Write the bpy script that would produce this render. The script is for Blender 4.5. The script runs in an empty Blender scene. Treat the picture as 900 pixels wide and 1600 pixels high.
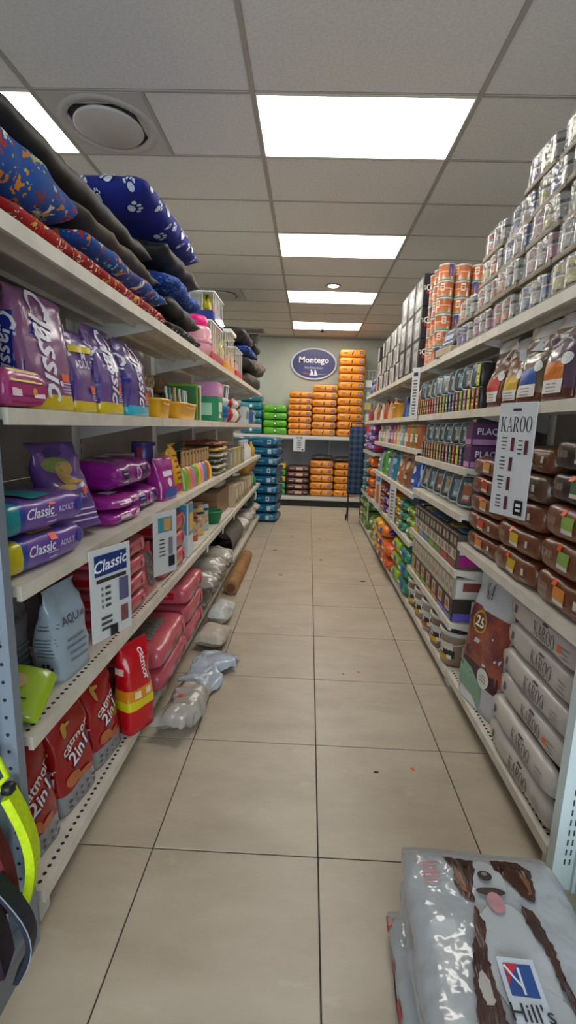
import bpy, math, random
from mathutils import Vector, Matrix, noise
from mathutils.bvhtree import BVHTree
PI = math.pi
sc = bpy.context.scene
COL = sc.collection
random.seed(7)
# ------------------------------------------------------------------ camera
cd = bpy.data.cameras.new('camera'); cam = bpy.data.objects.new('camera', cd); COL.objects.link(cam)
cd.sensor_fit = 'VERTICAL'; cd.sensor_height = 36; cd.sensor_width = 36
cd.lens = 724.4 * 36 / 1600; cd.shift_x = -10 / 1600; cd.clip_start = .05
p_, y_, r_ = .181, .026, .033
fw = Vector((-math.sin(y_) * math.cos(p_), math.cos(y_) * math.cos(p_), -math.sin(p_)))
rt = Vector((math.cos(y_), math.sin(y_), 0)); dn = fw.cross(rt)
rx = rt * math.cos(r_) - dn * math.sin(r_); dx = rt * math.sin(r_) + dn * math.cos(r_)
mw = Matrix((rx, -dx, -fw)).transposed().to_4x4(); mw.translation = (0, 0, 1.52)
cam.matrix_world = mw; sc.camera = cam
# ------------------------------------------------------------------ light
sc.view_settings.view_transform = 'Standard'; sc.view_settings.look = 'None'
sc.view_settings.exposure = 0.62; sc.view_settings.gamma = 1.0; sc.view_settings.use_curve_mapping = False
w = bpy.data.worlds.new('world'); sc.world = w; w.use_nodes = True
w.node_tree.nodes['Background'].inputs[0].default_value = (.72, .86, 1, 1)
w.node_tree.nodes['Background'].inputs[1].default_value = .35
LAMP = 7.5           # radiance of the ceiling light panels
ld = bpy.data.lights.new('daylight', 'AREA'); ld.shape = 'RECTANGLE'; ld.size = 5.6; ld.size_y = 2.3
ld.energy = 130; ld.color = (.82, .92, 1.0)
lo = bpy.data.objects.new('daylight_shop_window', ld); COL.objects.link(lo)
lo.location = (0, -3.06, 1.45); lo.rotation_euler = (PI / 2, 0, 0)      # daylight entering by the shop window, facing +y
# ------------------------------------------------------------------ materials
def lin(c):
    if isinstance(c, str):
        c = c.lstrip('#'); c = tuple(int(c[i:i + 2], 16) / 255 for i in (0, 2, 4))
        return tuple(x / 12.92 if x <= .04045 else ((x + .055) / 1.055) ** 2.4 for x in c) + (1,)
    return tuple(c) + (1,) if len(c) == 3 else tuple(c)
MC = {}
def mk(name):
    m = bpy.data.materials.new(name); m.use_nodes = True
    nt = m.node_tree; b = nt.nodes['Principled BSDF']; return m, nt, b
def setc(b, k, v):
    if k in b.inputs: b.inputs[k].default_value = v
def bump(nt, b, scale, strength, dist=.004, detail=3, stretch=None):
    tc = nt.nodes.new('ShaderNodeTexCoord'); n = nt.nodes.new('ShaderNodeTexNoise'); bp = nt.nodes.new('ShaderNodeBump')
    n.inputs['Scale'].default_value = scale; n.inputs['Detail'].default_value = detail
    if stretch:
        mp = nt.nodes.new('ShaderNodeMapping'); mp.inputs['Scale'].default_value = stretch
        nt.links.new(tc.outputs['Object'], mp.inputs[0]); nt.links.new(mp.outputs[0], n.inputs[0])
    else: nt.links.new(tc.outputs['Object'], n.inputs[0])
    bp.inputs['Strength'].default_value = strength; bp.inputs['Distance'].default_value = dist
    nt.links.new(n.outputs[0], bp.inputs['Height']); nt.links.new(bp.outputs[0], b.inputs['Normal'])
    return n
def flat(c, rough=.5, metal=0, coat=0):
    k = ('f', str(c), rough, metal, coat)
    if k not in MC:
        m, nt, b = mk('paint_%d' % len(MC)); b.inputs['Base Color'].default_value = lin(c)
        b.inputs['Roughness'].default_value = rough; b.inputs['Metallic'].default_value = metal
        setc(b, 'Coat Weight', coat); MC[k] = m
    return MC[k]
def film(c, rough=.3, wr=.35):
    """printed plastic film: glossy with soft crumples"""
    k = ('p', str(c), rough, wr)
    if k not in MC:
        m, nt, b = mk('film_%d' % len(MC)); b.inputs['Base Color'].default_value = lin(c)
        b.inputs['Roughness'].default_value = rough; setc(b, 'Coat Weight', .25); setc(b, 'Coat Roughness', .15)
        bump(nt, b, 14, wr, .012, 2); MC[k] = m
    return MC[k]
def bands(axis, stops, rough=.3, wr=.35):
    """printed film with colour bands along one axis (bounding box 0..1)"""
    k = ('b', axis, str(stops), rough, wr)
    if k not in MC:
        m, nt, b = mk('banded_%d' % len(MC))
        tc = nt.nodes.new('ShaderNodeTexCoord'); sp = nt.nodes.new('ShaderNodeSeparateXYZ'); cr = nt.nodes.new('ShaderNodeValToRGB')
        nt.links.new(tc.outputs['Generated'], sp.inputs[0]); nt.links.new(sp.outputs['XYZ'.index(axis)], cr.inputs[0])
        cr.color_ramp.interpolation = 'CONSTANT'; el = cr.color_ramp.elements
        while len(el) > 1: el.remove(el[-1])
        el[0].position = stops[0][0]; el[0].color = lin(stops[0][1])
        for p, c in stops[1:]: e = el.new(p); e.color = lin(c)
        nt.links.new(cr.outputs[0], b.inputs['Base Color'])
        b.inputs['Roughness'].default_value = rough; setc(b, 'Coat Weight', .25); setc(b, 'Coat Roughness', .15)
        bump(nt, b, 14, wr, .012, 2); MC[k] = m
    return MC[k]
def mottled(c1, c2, scale=6, rough=.6, bs=0, bd=.003, detail=5, lo=.35, hi=.65):
    k = ('m', str(c1), str(c2), scale, rough, bs, lo)
    if k not in MC:
        m, nt, b = mk('mottled_%d' % len(MC))
        n = bump(nt, b, scale, bs, bd, detail); cr = nt.nodes.new('ShaderNodeValToRGB')
        cr.color_ramp.elements[0].position = lo; cr.color_ramp.elements[1].position = hi
        cr.color_ramp.elements[0].color = lin(c1); cr.color_ramp.elements[1].color = lin(c2)
        nt.links.new(n.outputs[0], cr.inputs[0]); nt.links.new(cr.outputs[0], b.inputs['Base Color'])
        b.inputs['Roughness'].default_value = rough; MC[k] = m
    return MC[k]
def spots(base, cols, scale=14, thr=.3, rough=.85):
    """printed fleece: scattered coloured motifs on a base"""
    k = ('s', base, str(cols), scale, thr)
    if k not in MC:
        m, nt, b = mk('print_%d' % len(MC))
        tc = nt.nodes.new('ShaderNodeTexCoord'); v = nt.nodes.new('ShaderNodeTexVoronoi'); v.inputs['Scale'].default_value = scale
        nz = nt.nodes.new('ShaderNodeTexNoise'); nz.inputs['Scale'].default_value = scale * 1.6
        ad = nt.nodes.new('ShaderNodeMixRGB'); ad.inputs[0].default_value = .12
        nt.links.new(tc.outputs['Object'], nz.inputs[0]); nt.links.new(tc.outputs['Object'], ad.inputs[1])
        nt.links.new(nz.outputs['Color'], ad.inputs[2]); nt.links.new(ad.outputs[0], v.inputs[0])
        cr = nt.nodes.new('ShaderNodeValToRGB'); cr.color_ramp.interpolation = 'CONSTANT'; el = cr.color_ramp.elements
        el[0].position = 0; el[0].color = lin(cols[0]); el.remove(el[1])
        for i, c in enumerate(cols[1:]): e = el.new((i + 1) / len(cols)); e.color = lin(c)
        sp = nt.nodes.new('ShaderNodeSeparateColor'); nt.links.new(v.outputs['Color'], sp.inputs[0]); nt.links.new(sp.outputs[0], cr.inputs[0])
        lt = nt.nodes.new('ShaderNodeMath'); lt.operation = 'LESS_THAN'; lt.inputs[1].default_value = thr
        nt.links.new(v.outputs['Distance'], lt.inputs[0])
        mx = nt.nodes.new('ShaderNodeMixRGB'); mx.inputs[1].default_value = lin(base)
        nt.links.new(lt.outputs[0], mx.inputs[0]); nt.links.new(cr.outputs[0], mx.inputs[2]); nt.links.new(mx.outputs[0], b.inputs['Base Color'])
        b.inputs['Roughness'].default_value = rough; MC[k] = m
    return MC[k]
def wrap_mat(fac=.3, rough=.12):
    k = ('w', fac)
    if k not in MC:
        m, nt, b = mk('clear_wrap'); out = nt.nodes['Material Output']
        tr = nt.nodes.new('ShaderNodeBsdfTransparent'); gl = nt.nodes.new('ShaderNodeBsdfGlossy'); mx = nt.nodes.new('ShaderNodeMixShader')
        gl.inputs['Roughness'].default_value = rough; gl.inputs['Color'].default_value = (.9, .9, .9, 1); mx.inputs[0].default_value = fac
        tc = nt.nodes.new('ShaderNodeTexCoord'); n = nt.nodes.new('ShaderNodeTexNoise'); n.inputs['Scale'].default_value = 22
        bp = nt.nodes.new('ShaderNodeBump'); bp.inputs['Strength'].default_value = .8; bp.inputs['Distance'].default_value = .02
        nt.links.new(tc.outputs['Object'], n.inputs[0]); nt.links.new(n.outputs[0], bp.inputs['Height']); nt.links.new(bp.outputs[0], gl.inputs['Normal'])
        nt.links.new(tr.outputs[0], mx.inputs[1]); nt.links.new(gl.outputs[0], mx.inputs[2]); nt.links.new(mx.outputs[0], out.inputs[0])
        MC[k] = m
    return MC[k]
def emit(c, s):
    k = ('e', str(c), s)
    if k not in MC:
        m, nt, b = mk('lamp_diffuser'); b.inputs['Base Color'].default_value = lin('#ffffff')
        setc(b, 'Emission Color', lin(c)); setc(b, 'Emission Strength', s); MC[k] = m
    return MC[k]
WHITE = lambda: mottled('#d9d3c6', '#c9c2b3', 9, .42, .02)
STEEL = lambda: flat('#b9bcc0', .3, .9)
# ------------------------------------------------------------------ geometry helpers (return verts, faces)
def box(x0, x1, y0, y1, z0, z1):
    v = [(x, y, z) for x in (x0, x1) for y in (y0, y1) for z in (z0, z1)]
    return v, [(0, 1, 3, 2), (4, 6, 7, 5), (0, 4, 5, 1), (2, 3, 7, 6), (0, 2, 6, 4), (1, 5, 7, 3)]
def cbox(cx, cy, z0, a, b, h): return box(cx - a / 2, cx + a / 2, cy - b / 2, cy + b / 2, z0, z0 + h)
def join(*gs):
    V, Fc = [], []
    for v, f in gs:
        o = len(V); V += list(v); Fc += [tuple(i + o for i in q) for q in f]
    return V, Fc
def xf(g, loc=(0, 0, 0), rz=0, rx_=0, ry=0):
    M = Matrix.Translation(loc) @ Matrix.Rotation(rz, 4, 'Z') @ Matrix.Rotation(ry, 4, 'Y') @ Matrix.Rotation(rx_, 4, 'X')
    return [tuple(M @ Vector(v)) for v in g[0]], g[1]
def bevbox(a, b, h, r=.006):
    """box with chamfered edges, base at z=0"""
    V, Fc = [], []
    def ring(dx, z): return [(-a/2+dx, -b/2, z), (a/2-dx, -b/2, z), (a/2, -b/2+dx, z), (a/2, b/2-dx, z), (a/2-dx, b/2, z), (-a/2+dx, b/2, z), (-a/2, b/2-dx, z), (-a/2, -b/2+dx, z)]
    def shr(R, s): return [(x - math.copysign(s, x), y - math.copysign(s, y), z) for x, y, z in R]
    rings = [shr(ring(r, 0), r), ring(r, r), ring(r, h - r), shr(ring(r, h), r)]
    for R in rings: V += R
    for k in range(3):
        for i in range(8): j = (i + 1) % 8; Fc.append((k*8+i, k*8+j, k*8+8+j, k*8+8+i))
    Fc.append(tuple(range(7, -1, -1))); Fc.append(tuple(range(24, 32)))
    return V, Fc
def loft(rings, cap=True):
    V, Fc = [], []; n = len(rings[0])
    for R in rings: V += R
    for k in range(len(rings) - 1):
        for i in range(n):
            j = (i + 1) % n; Fc.append((k*n+i, k*n+j, k*n+n+j, k*n+n+i))
    if cap: Fc.append(tuple(range(n - 1, -1, -1))); Fc.append(tuple(range((len(rings)-1)*n, len(rings)*n)))
    return V, Fc
def lathe(prof, n=20, loc=(0, 0, 0)):
    return loft([[(loc[0] + r*math.cos(2*PI*i/n), loc[1] + r*math.sin(2*PI*i/n), loc[2] + z) for i in range(n)] for r, z in prof])
def tube(pts, r, n=6):
    pts = [Vector(p) for p in pts]; rings = []
    for i, p in enumerate(pts):
        d = (pts[min(i+1, len(pts)-1)] - pts[max(i-1, 0)]).normalized()
        a = d.orthogonal().normalized() if abs(d.z) > .9 else d.cross(Vector((0, 0, 1))).normalized()
        b = d.cross(a); rings.append([tuple(p + (a*math.cos(2*PI*k/n) + b*math.sin(2*PI*k/n))*r) for k in range(n)])
    return loft(rings)
def sup(c, n): return math.copysign(abs(c) ** (2 / n), c)
def sack(L, W, T, seed=0, pinch=7, n=3.6, fin=0., wr=.006, dent=True, nx=17, nr=22, flatbot=True):
    """lying sack, length on X, side faces -Y / +Y, base at z=0"""
    rings = []
    st = [-1 + 2 * i / (nx - 1) for i in range(nx)]
    prof = []
    for s in st:
        a = abs(s); k = max(0., 1 - a ** pinch) ** .5
        prof.append((s, .55 + .45 * k if dent else .06 + .94 * k, 1 - (.10 if dent else .04) * a ** 6))
    if dent: prof = [(-.965, .22, .70)] + prof + [(.965, .22, .70)]
    if fin: prof = [(-1 - fin, .03, .93)] + prof + [(1 + fin, .03, .93)]
    for s, kt, kw in prof:
        R = []
        for i in range(nr):
            th = 2 * PI * i / nr; y = sup(math.cos(th), n) * W / 2 * kw; z = sup(math.sin(th), n * .9) * T / 2 * kt
            x = s * L / 2
            q = Vector((x * 9 + seed * 7.3, y * 9, z * 9 + seed)); d = noise.noise_vector(q) * wr
            q2 = Vector((x * 24 + seed * 3.1, y * 24, z * 24)); d += noise.noise_vector(q2) * wr * .5
            y += d.y * 1.2; z += d.z; x += d.x * .6
            R.append((x, y, max(z + T / 2, .002 if flatbot else -9)))
        rings.append(R)
    v, f = loft(rings)
    top = max(p[2] for p in v); return [(x, y, z * T / top) for x, y, z in v], f
def standbag(W, D, H, seed=0, wr=.006, fin=.05, lean=0., top=.03, pw=2.6, nz=16, nr=24, belly=.05):
    """bag standing upright: front -Y, boxy base, flattened sealed top"""
    rings = []; st = [i / (nz - 1) for i in range(nz)]
    for t in [-.001] + st + [1 + fin]:
        tt = min(max(t, 0), 1); kd = max(0., 1 - tt ** pw); hd = D / 2 * kd ** .8 + top * .12 * D
        if t > 1: hd = .003
        hw = W / 2 * (1 - belly * math.sin(PI * min(tt, 1)) * .5 + .02 * tt)
        if t < 0: hd *= .9; hw *= .94
        n = 5.5 - 2.7 * tt; R = []
        for i in range(nr):
            th = 2 * PI * i / nr; x = sup(math.cos(th), n) * hw; y = sup(math.sin(th), n) * hd; z = max(t, 0) * H
            if 0 < t <= 1:
                a = wr * (.5 + 1.3 * tt)
                d = noise.noise_vector(Vector((x*10+seed*5.7, y*10, z*8+seed))) * a + noise.noise_vector(Vector((x*26+seed, y*26, z*22))) * a * .5
                x += d.x * .6; y += d.y * 1.3; z += d.z * .4 if t < 1 else 0
            R.append((x, y + lean * tt * tt, max(z, 0)))
        rings.append(R)
    v, f = loft(rings); s = H / max(p[2] for p in v); return [(x, y, z * s) for x, y, z in v], f
# ------------------------------------------------------------------ objects
def mesh(name, g, mats, smooth=False, mi=None):
    me = bpy.data.meshes.new(name); me.from_pydata([tuple(v) for v in g[0]], [], g[1])
    for m in (mats if isinstance(mats, (list, tuple)) else [mats]): me.materials.append(m)
    if smooth: me.polygons.foreach_set('use_smooth', [True] * len(me.polygons))
    if mi: me.polygons.foreach_set('material_index', mi)
    me.update(); return me
def ob(name, me, parent=None, loc=None, rot=None):
    o = bpy.data.objects.new(name, me); COL.objects.link(o)
    if parent is not None: o.parent = parent
    if loc is not None: o.location = loc
    if rot is not None: o.rotation_euler = rot
    return o
LABS = {}
def tag(o, label, cat, group=None):
    n = len(label.split()); assert 4 <= n <= 16, (n, label)
    o['label'] = label; o['category'] = cat
    if group: o['group'] = group
    LABS.setdefault(label, []).append((o, group)); return o
def thing(name, label, cat, loc=(0, 0, 0), rz=0, group=None):
    return tag(ob(name, None, None, loc, (0, 0, rz)), label, cat, group)
def struct(name, g, m, smooth=False):
    o = ob(name, mesh(name, g, m, smooth)); o['kind'] = 'structure'; return o
def part(name, g, m, parent, smooth=False, loc=None, rot=None, label=None):
    o = ob(name, mesh(name, g, m, smooth), parent, loc, rot)
    if label: o['label'] = label
    return o
# ------------------------------------------------------------------ print on surfaces
TX = {}
def text2d(s, style=''):
    k = (s, style)
    if k in TX: return TX[k]
    if style == 'serif': TX[k] = serif(s); return TX[k]
    cu = bpy.data.curves.new('t', 'FONT'); cu.body = s; cu.size = 1; cu.resolution_u = 2
    cu.offset = .018 if 'b' in style else 0.004; cu.shear = .28 if 'i' in style else 0
    o = bpy.data.objects.new('t', cu); COL.objects.link(o); me = bpy.data.meshes.new_from_object(o)
    V = [(v.co.x, v.co.y) for v in me.vertices]; Fc = [tuple(p.vertices) for p in me.polygons]
    bpy.data.objects.remove(o); bpy.data.curves.remove(cu); bpy.data.meshes.remove(me)
    TX[k] = norm2d(V, Fc); return TX[k]
def norm2d(V, Fc):
    xs = [v[0] for v in V]; ys = [v[1] for v in V]; h = max(ys) - min(ys); cx = (max(xs)+min(xs))/2; cy = (max(ys)+min(ys))/2
    return [((x-cx)/h, (y-cy)/h) for x, y in V], Fc
def serif(s):
    V, Fc = [], []; x0 = 0
    def poly(*p):
        o = len(V); V.extend([(x0 + a, b) for a, b in p]); Fc.append(tuple(range(o, o + len(p))))
    def sv(cx, y, w=.13):
        poly((cx-w, y), (cx+w, y), (cx+w, y+.045), (cx-w, y+.045))
    def ring(cx, cy, rx, ry, tx, ty, a0=0, a1=2*PI, n=20):
        o = len(V)
        for i in range(n+1):
            a = a0 + (a1-a0)*i/n; V.append((x0+cx+rx*math.cos(a), cy+ry*math.sin(a))); V.append((x0+cx+(rx-tx)*math.cos(a), cy+(ry-ty)*math.sin(a)))
        for i in range(n): Fc.append((o+2*i, o+2*i+2, o+2*i+3, o+2*i+1))
    for ch in s:
        if ch == 'K':
            poly((.08,0),(.20,0),(.20,1),(.08,1)); sv(.14,0); sv(.14,.955)
            poly((.20,.40),(.26,.40),(.60,.97),(.53,.97)); poly((.28,.56),(.36,.66),(.70,0),(.54,0)); sv(.57,.955,.11); sv(.62,0,.12); x0 += .80
        elif ch == 'A':
            poly((.08,0),(.13,0),(.38,1),(.33,1)); poly((.31,1),(.40,1),(.68,0),(.53,0)); poly((.18,.30),(.56,.30),(.55,.35),(.19,.35)); sv(.10,0,.10); sv(.60,0,.12); x0 += .78
        elif ch == 'R':
            poly((.08,0),(.20,0),(.20,1),(.08,1)); sv(.14,0); sv(.14,.955,.10); ring(.28,.74,.30,.26,.13,.045,-PI/2,PI/2,12)
            poly((.20,.955),(.28,.955),(.28,1),(.20,1)); poly((.20,.48),(.28,.48),(.28,.525),(.20,.525)); poly((.28,.50),(.40,.50),(.68,0),(.53,0)); sv(.62,0,.11); x0 += .78
        elif ch == 'O': ring(.36,.5,.34,.515,.13,.04); x0 += .76
    return norm2d(V, Fc)
def shape2d(s):
    t = s[0]
    if t == 't':
        _, txt, u, v, h, rot, style = s; V, Fc = text2d(txt, style)
        c, sn = math.cos(math.radians(rot)), math.sin(math.radians(rot)); kx = .72 if style == 'serif' else 1
        return [(u + h*(kx*x*c - y*sn), v + h*(kx*x*sn + y*c)) for x, y in V], Fc
    if t == 'r':
        _, u, v, a, b = s[:5]; rot = math.radians(s[5]) if len(s) > 5 else 0
        nx = max(1, int(a/.022)); ny = max(1, int(b/.022)); c, sn = math.cos(rot), math.sin(rot)
        P = [(a*(i/nx-.5), b*(j/ny-.5)) for j in range(ny+1) for i in range(nx+1)]
        V = [(u + x*c - y*sn, v + x*sn + y*c) for x, y in P]
        return V, [(j*(nx+1)+i, j*(nx+1)+i+1, (j+1)*(nx+1)+i+1, (j+1)*(nx+1)+i) for j in range(ny) for i in range(nx)]
    if t == 'e':
        _, u, v, a, b = s[:5]; n = 18; V = [(u, v)]
        for k in (.5, 1): V += [(u + a/2*k*math.cos(2*PI*i/n), v + b/2*k*math.sin(2*PI*i/n)) for i in range(n)]
        Fc = [(0, 1+i, 1+(i+1) % n) for i in range(n)] + [(1+i, 1+n+i, 1+n+(i+1) % n, 1+(i+1) % n) for i in range(n)]
        return V, Fc
    if t == 'p': return list(s[1]), [tuple(range(len(s[1])))]
    if t == 'fur':                                  # ragged-edged patch
        P, rr, out = s[1], random.Random(len(s[1]) * 7 + int(s[1][0][0] * 1000)), []
        for i, p in enumerate(P):
            q = P[(i + 1) % len(P)]; n = max(1, int(math.hypot(q[0]-p[0], q[1]-p[1]) / .008))
            for k in range(n): out.append((p[0] + (q[0]-p[0])*k/n + rr.uniform(-.0035, .0035), p[1] + (q[1]-p[1])*k/n + rr.uniform(-.0035, .0035)))
        return out, [tuple(range(len(out)))]
    if t == 'paw':
        _, u, v, h = s[:4]; a = math.radians(s[4]) if len(s) > 4 else 0; gs = []
        for x, y, w, q in ((0, -.2, .62, .5), (-.42, .12, .24, .32), (-.16, .34, .24, .34), (.16, .34, .24, .34), (.42, .12, .24, .32)):
            gs.append(shape2d(('e', u + h*(x*math.cos(a)-y*math.sin(a)), v + h*(x*math.sin(a)+y*math.cos(a)), w*h, q*h)))
        return join(*gs)
from mathutils.geometry import tessellate_polygon
def refine(V, Fc, mx):
    V = list(V); out = []; st = []; mid = {}
    for f in Fc:
        if len(f) == 3: st.append(tuple(f))
        elif len(f) == 4: st += [(f[0], f[1], f[2]), (f[0], f[2], f[3])]
        else: st += [tuple(f[i] for i in t) for t in tessellate_polygon([[Vector((V[i][0], V[i][1], 0)) for i in f]])]
    while st:
        t = st.pop(); e = [((V[t[i]][0]-V[t[(i+1) % 3]][0])**2 + (V[t[i]][1]-V[t[(i+1) % 3]][1])**2, i) for i in range(3)]; d, i = max(e)
        if d <= mx * mx: out.append(t); continue
        a, b, c = t[i], t[(i+1) % 3], t[(i+2) % 3]; k = (min(a, b), max(a, b))
        if k not in mid: mid[k] = len(V); V.append(((V[a][0]+V[b][0])/2, (V[a][1]+V[b][1])/2))
        m = mid[k]; st += [(a, m, c), (m, b, c)]
    return V, out
FACE = {'F': ((1,0,0),(0,0,1),(0,1,0)), 'B': ((-1,0,0),(0,0,1),(0,-1,0)), 'R': ((0,1,0),(0,0,1),(-1,0,0)), 'L': ((0,-1,0),(0,0,1),(1,0,0)), 'T': ((1,0,0),(0,1,0),(0,0,-1)), 'D': ((1,0,0),(0,-1,0),(0,0,1))}
def decal(bvh, face, shapes, off):
    eu, ev, d = (Vector(a) for a in FACE[face]); V, Fc = join(*[refine(*shape2d(s), .03) if s[0] in ('t', 'p', 'fur') else shape2d(s) for s in shapes]); out = []
    for q in V:
        o = eu*q[0] + ev*q[1] - d*3; hit = bvh.ray_cast(o, d)[0]
        if hit is None: hit = bvh.find_nearest(eu*q[0] + ev*q[1] - d*.02)[0]
        out.append(tuple(hit - d*off))
    return out, Fc
def proto(g, mat, decals=(), smooth=True, extra=()):
    """body mesh + printed parts: decals = (part name, face, colour or material, [shapes])"""
    bvh = BVHTree.FromPolygons([Vector(v) for v in g[0]], g[1]); parts = []
    for k, dcl in enumerate(decals):
        nm, fc, c, sh = dcl
        m = c if isinstance(c, bpy.types.Material) else flat(c, .38)
        parts.append((nm, mesh(nm, decal(bvh, fc, sh, (.003 if smooth else .0015) + .0006*k), m)))
    for nm, gg, m in extra: parts.append((nm, mesh(nm, gg, m, True)))
    return mesh('body', g, mat, smooth), parts
def put(pr, name, label, cat, loc, rz=0, group=None, rx_=0, ry=0, sc_=None):
    o = ob(name, pr[0], None, loc, (rx_, ry, rz)); tag(o, label, cat, group)
    if sc_: o.scale = sc_
    for nm, me in pr[1]: ob(nm, me, o)
    return o
NTH = ['bottom', 'second', 'third', 'fourth', 'fifth', 'sixth', 'seventh', 'eighth', 'ninth', 'tenth', 'eleventh', 'twelfth']
NUM = ['first'] + NTH[1:] + ['thirteenth', 'fourteenth', 'fifteenth', 'sixteenth', 'seventeenth', 'eighteenth', 'nineteenth', 'twentieth', 'twenty-first', 'twenty-second']
def nth(i, n): return 'topmost' if i == n - 1 else ('bottom' if i == 0 else NTH[i] + ' lowest')
RL, RR = PI / 2, -PI / 2          # facing the aisle from the left / the right shelves
# ================================================================== ROOM
CZ = 3.261; BY = 9.53; XL, XR, YF = -4.2, 4.2, -3.2
fl = struct('floor', box(XL, XR, YF, BY, -.06, -.004), flat('#3a342e', .8))
def tile_mat():
    m, nt, b = mk('floor_tile')
    tc = nt.nodes.new('ShaderNodeTexCoord'); oi = nt.nodes.new('ShaderNodeObjectInfo'); ad = nt.nodes.new('ShaderNodeVectorMath'); ad.operation = 'ADD'
    ml = nt.nodes.new('ShaderNodeMath'); ml.operation = 'MULTIPLY'; ml.inputs[1].default_value = 37
    nt.links.new(oi.outputs['Random'], ml.inputs[0]); nt.links.new(tc.outputs['Object'], ad.inputs[0]); nt.links.new(ml.outputs[0], ad.inputs[1])
    n1 = nt.nodes.new('ShaderNodeTexNoise'); n1.inputs['Scale'].default_value = 3.2; n1.inputs['Detail'].default_value = 7; n1.inputs['Roughness'].default_value = .62
    mp = nt.nodes.new('ShaderNodeMapping'); mp.inputs['Scale'].default_value = (.7, 1.5, 1); nt.links.new(ad.outputs[0], mp.inputs[0]); nt.links.new(mp.outputs[0], n1.inputs[0])
    cr = nt.nodes.new('ShaderNodeValToRGB'); cr.color_ramp.elements[0].position = .3; cr.color_ramp.elements[1].position = .75
    cr.color_ramp.elements[0].color = lin('#a99b88'); cr.color_ramp.elements[1].color = lin('#c2b5a1'); nt.links.new(n1.outputs[0], cr.inputs[0])
    n2 = nt.nodes.new('ShaderNodeTexNoise'); n2.inputs['Scale'].default_value = 9; n2.inputs['Detail'].default_value = 8; nt.links.new(mp.outputs[0], n2.inputs[0])
    c2 = nt.nodes.new('ShaderNodeValToRGB'); c2.color_ramp.elements[0].position = .66; c2.color_ramp.elements[1].position = .78
    c2.color_ramp.elements[0].color = (0, 0, 0, 1); c2.color_ramp.elements[1].color = (.4, .4, .4, 1); nt.links.new(n2.outputs[0], c2.inputs[0])
    mx = nt.nodes.new('ShaderNodeMixRGB'); nt.links.new(c2.outputs[0], mx.inputs[0]); nt.links.new(cr.outputs[0], mx.inputs[1]); mx.inputs[2].default_value = lin('#cfc8bd')
    nt.links.new(mx.outputs[0], b.inputs['Base Color']); b.inputs['Roughness'].default_value = .36; setc(b, 'Specular IOR Level', .45)
    return m
tm = mesh('tile', xf(bevbox(.5955, .5955, .008, .0016), (0, 0, -.008)), tile_mat())
for i in range(-3, 5):
    for j in range(-3, 14):
        x0 = -.511 + .6 * i; y0 = 1.422 + .6 * j
        if y0 + .6 < BY + .05 and x0 > XL and x0 + .6 < XR: ob('tile', tm, fl, (x0 + .3, y0 + .3, 0))
# small litter and marks on the floor
for k, (x, y, a, b, c) in enumerate([(.36, 1.86, .012, .006, '#2a2622'), (-.24, 4.63, .03, .014, '#1c1a18'), (.6, 4.53, .03, .013, '#1c1a18'), (-.37, 5.6, .025, .014, '#2a2622'), (.19, 5.25, .022, .013, '#2a2622'), (.2, 6.3, .022, .013, '#2a2622'), (-.2, 6.4, .022, .013, '#2a2622')]):
    tag(ob('floor_mark', mesh('floor_mark', lathe([(1, 0), (1, .0012), (.3, .0016)], 10), flat(c, .7)), None, (x, y, 0)), 'small dark rubber scuff stuck on the beige floor tiles', 'scuff', 'dark scuffs on the floor tiles').scale = (a, b, 1)
for k, (x, y) in enumerate([(.53, 1.89), (.37, 2.73), (.27, 2.7)]):
    tag(ob('dropped_sticker', mesh('dropped_sticker', xf(bevbox(.012, .02, .0014, .0004), rz=.5), flat('#d9602a', .6)), None, (x, y, 0)), 'tiny orange price sticker dropped on the floor tiles', 'sticker', 'orange stickers dropped on the floor')
wallm = mottled('#acafa3', '#a3a69b', 2, .75, .03)
struct('wall_back', box(XL, XR, BY, BY + .1, 0, CZ), wallm)
struct('wall_left', box(XL - .1, XL, YF, BY, 0, CZ), wallm)
struct('wall_right', box(XR, XR + .1, YF, BY, 0, CZ), wallm)
struct('wall_front', join(box(XL, XR, YF - .1, YF, 0, .3), box(XL, XR, YF - .1, YF, 2.6, CZ), box(XL, -2.8, YF - .1, YF, .3, 2.6), box(2.8, XR, YF - .1, YF, .3, 2.6)), wallm)
struct('trim_1', box(XL, XR, BY - .025, BY, CZ - .03, CZ), flat('#8f8a82', .6))
ceil = struct('ceiling', box(XL, XR, YF, BY, CZ + .03, CZ + .08), flat('#777777', .9))
ctm = mottled('#dcd8d2', '#d2cec8', 60, .9, .25, .003, 6)
cc0, cr0 = -1.569, 2.817
lamps = [(0, 0), (0, 3), (0, 6), (0, 9), (-2, 0), (-2, 3), (-2, 6), (-2, 9), (2, 0), (2, 3), (2, 6)]
cmesh = {}
def ctile(a, b):
    k = (a, b)
    if k not in cmesh: cmesh[k] = mesh('ceiling_tile', bevbox(a - .022, b - .022, .016, .003), ctm)
    return cmesh[k]
VENTS = {(-1, 0), (-1, 6)}
for i in range(-3, 4):
    for j in range(-10, 12):
        x0 = cc0 + 1.2 * (i + 1); y0 = cr0 + .6 * j
        if x0 < XL - .1 or x0 + 1.2 > XR + .1 or y0 < YF or y0 > BY - .05: continue
        d = min(.6, BY - y0)
        if (i, j) in lamps: continue
        if (i, j) in VENTS:
            ob('ceiling_tile', ctile(.6, .6), ceil, (x0 + .9, y0 + .3, CZ + .002)); continue
        ob('ceiling_tile', ctile(1.2, round(d, 3)), ceil, (x0 + .6, y0 + d / 2, CZ + .002))
gm = flat('#a39d94', .5)
for i in range(-2, 5):
    x = cc0 + 1.2 * i
    if XL < x < XR: part('ceiling_grid_bar', box(x - .013, x + .013, YF, BY, CZ - .004, CZ + .012), gm, ceil)
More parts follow.
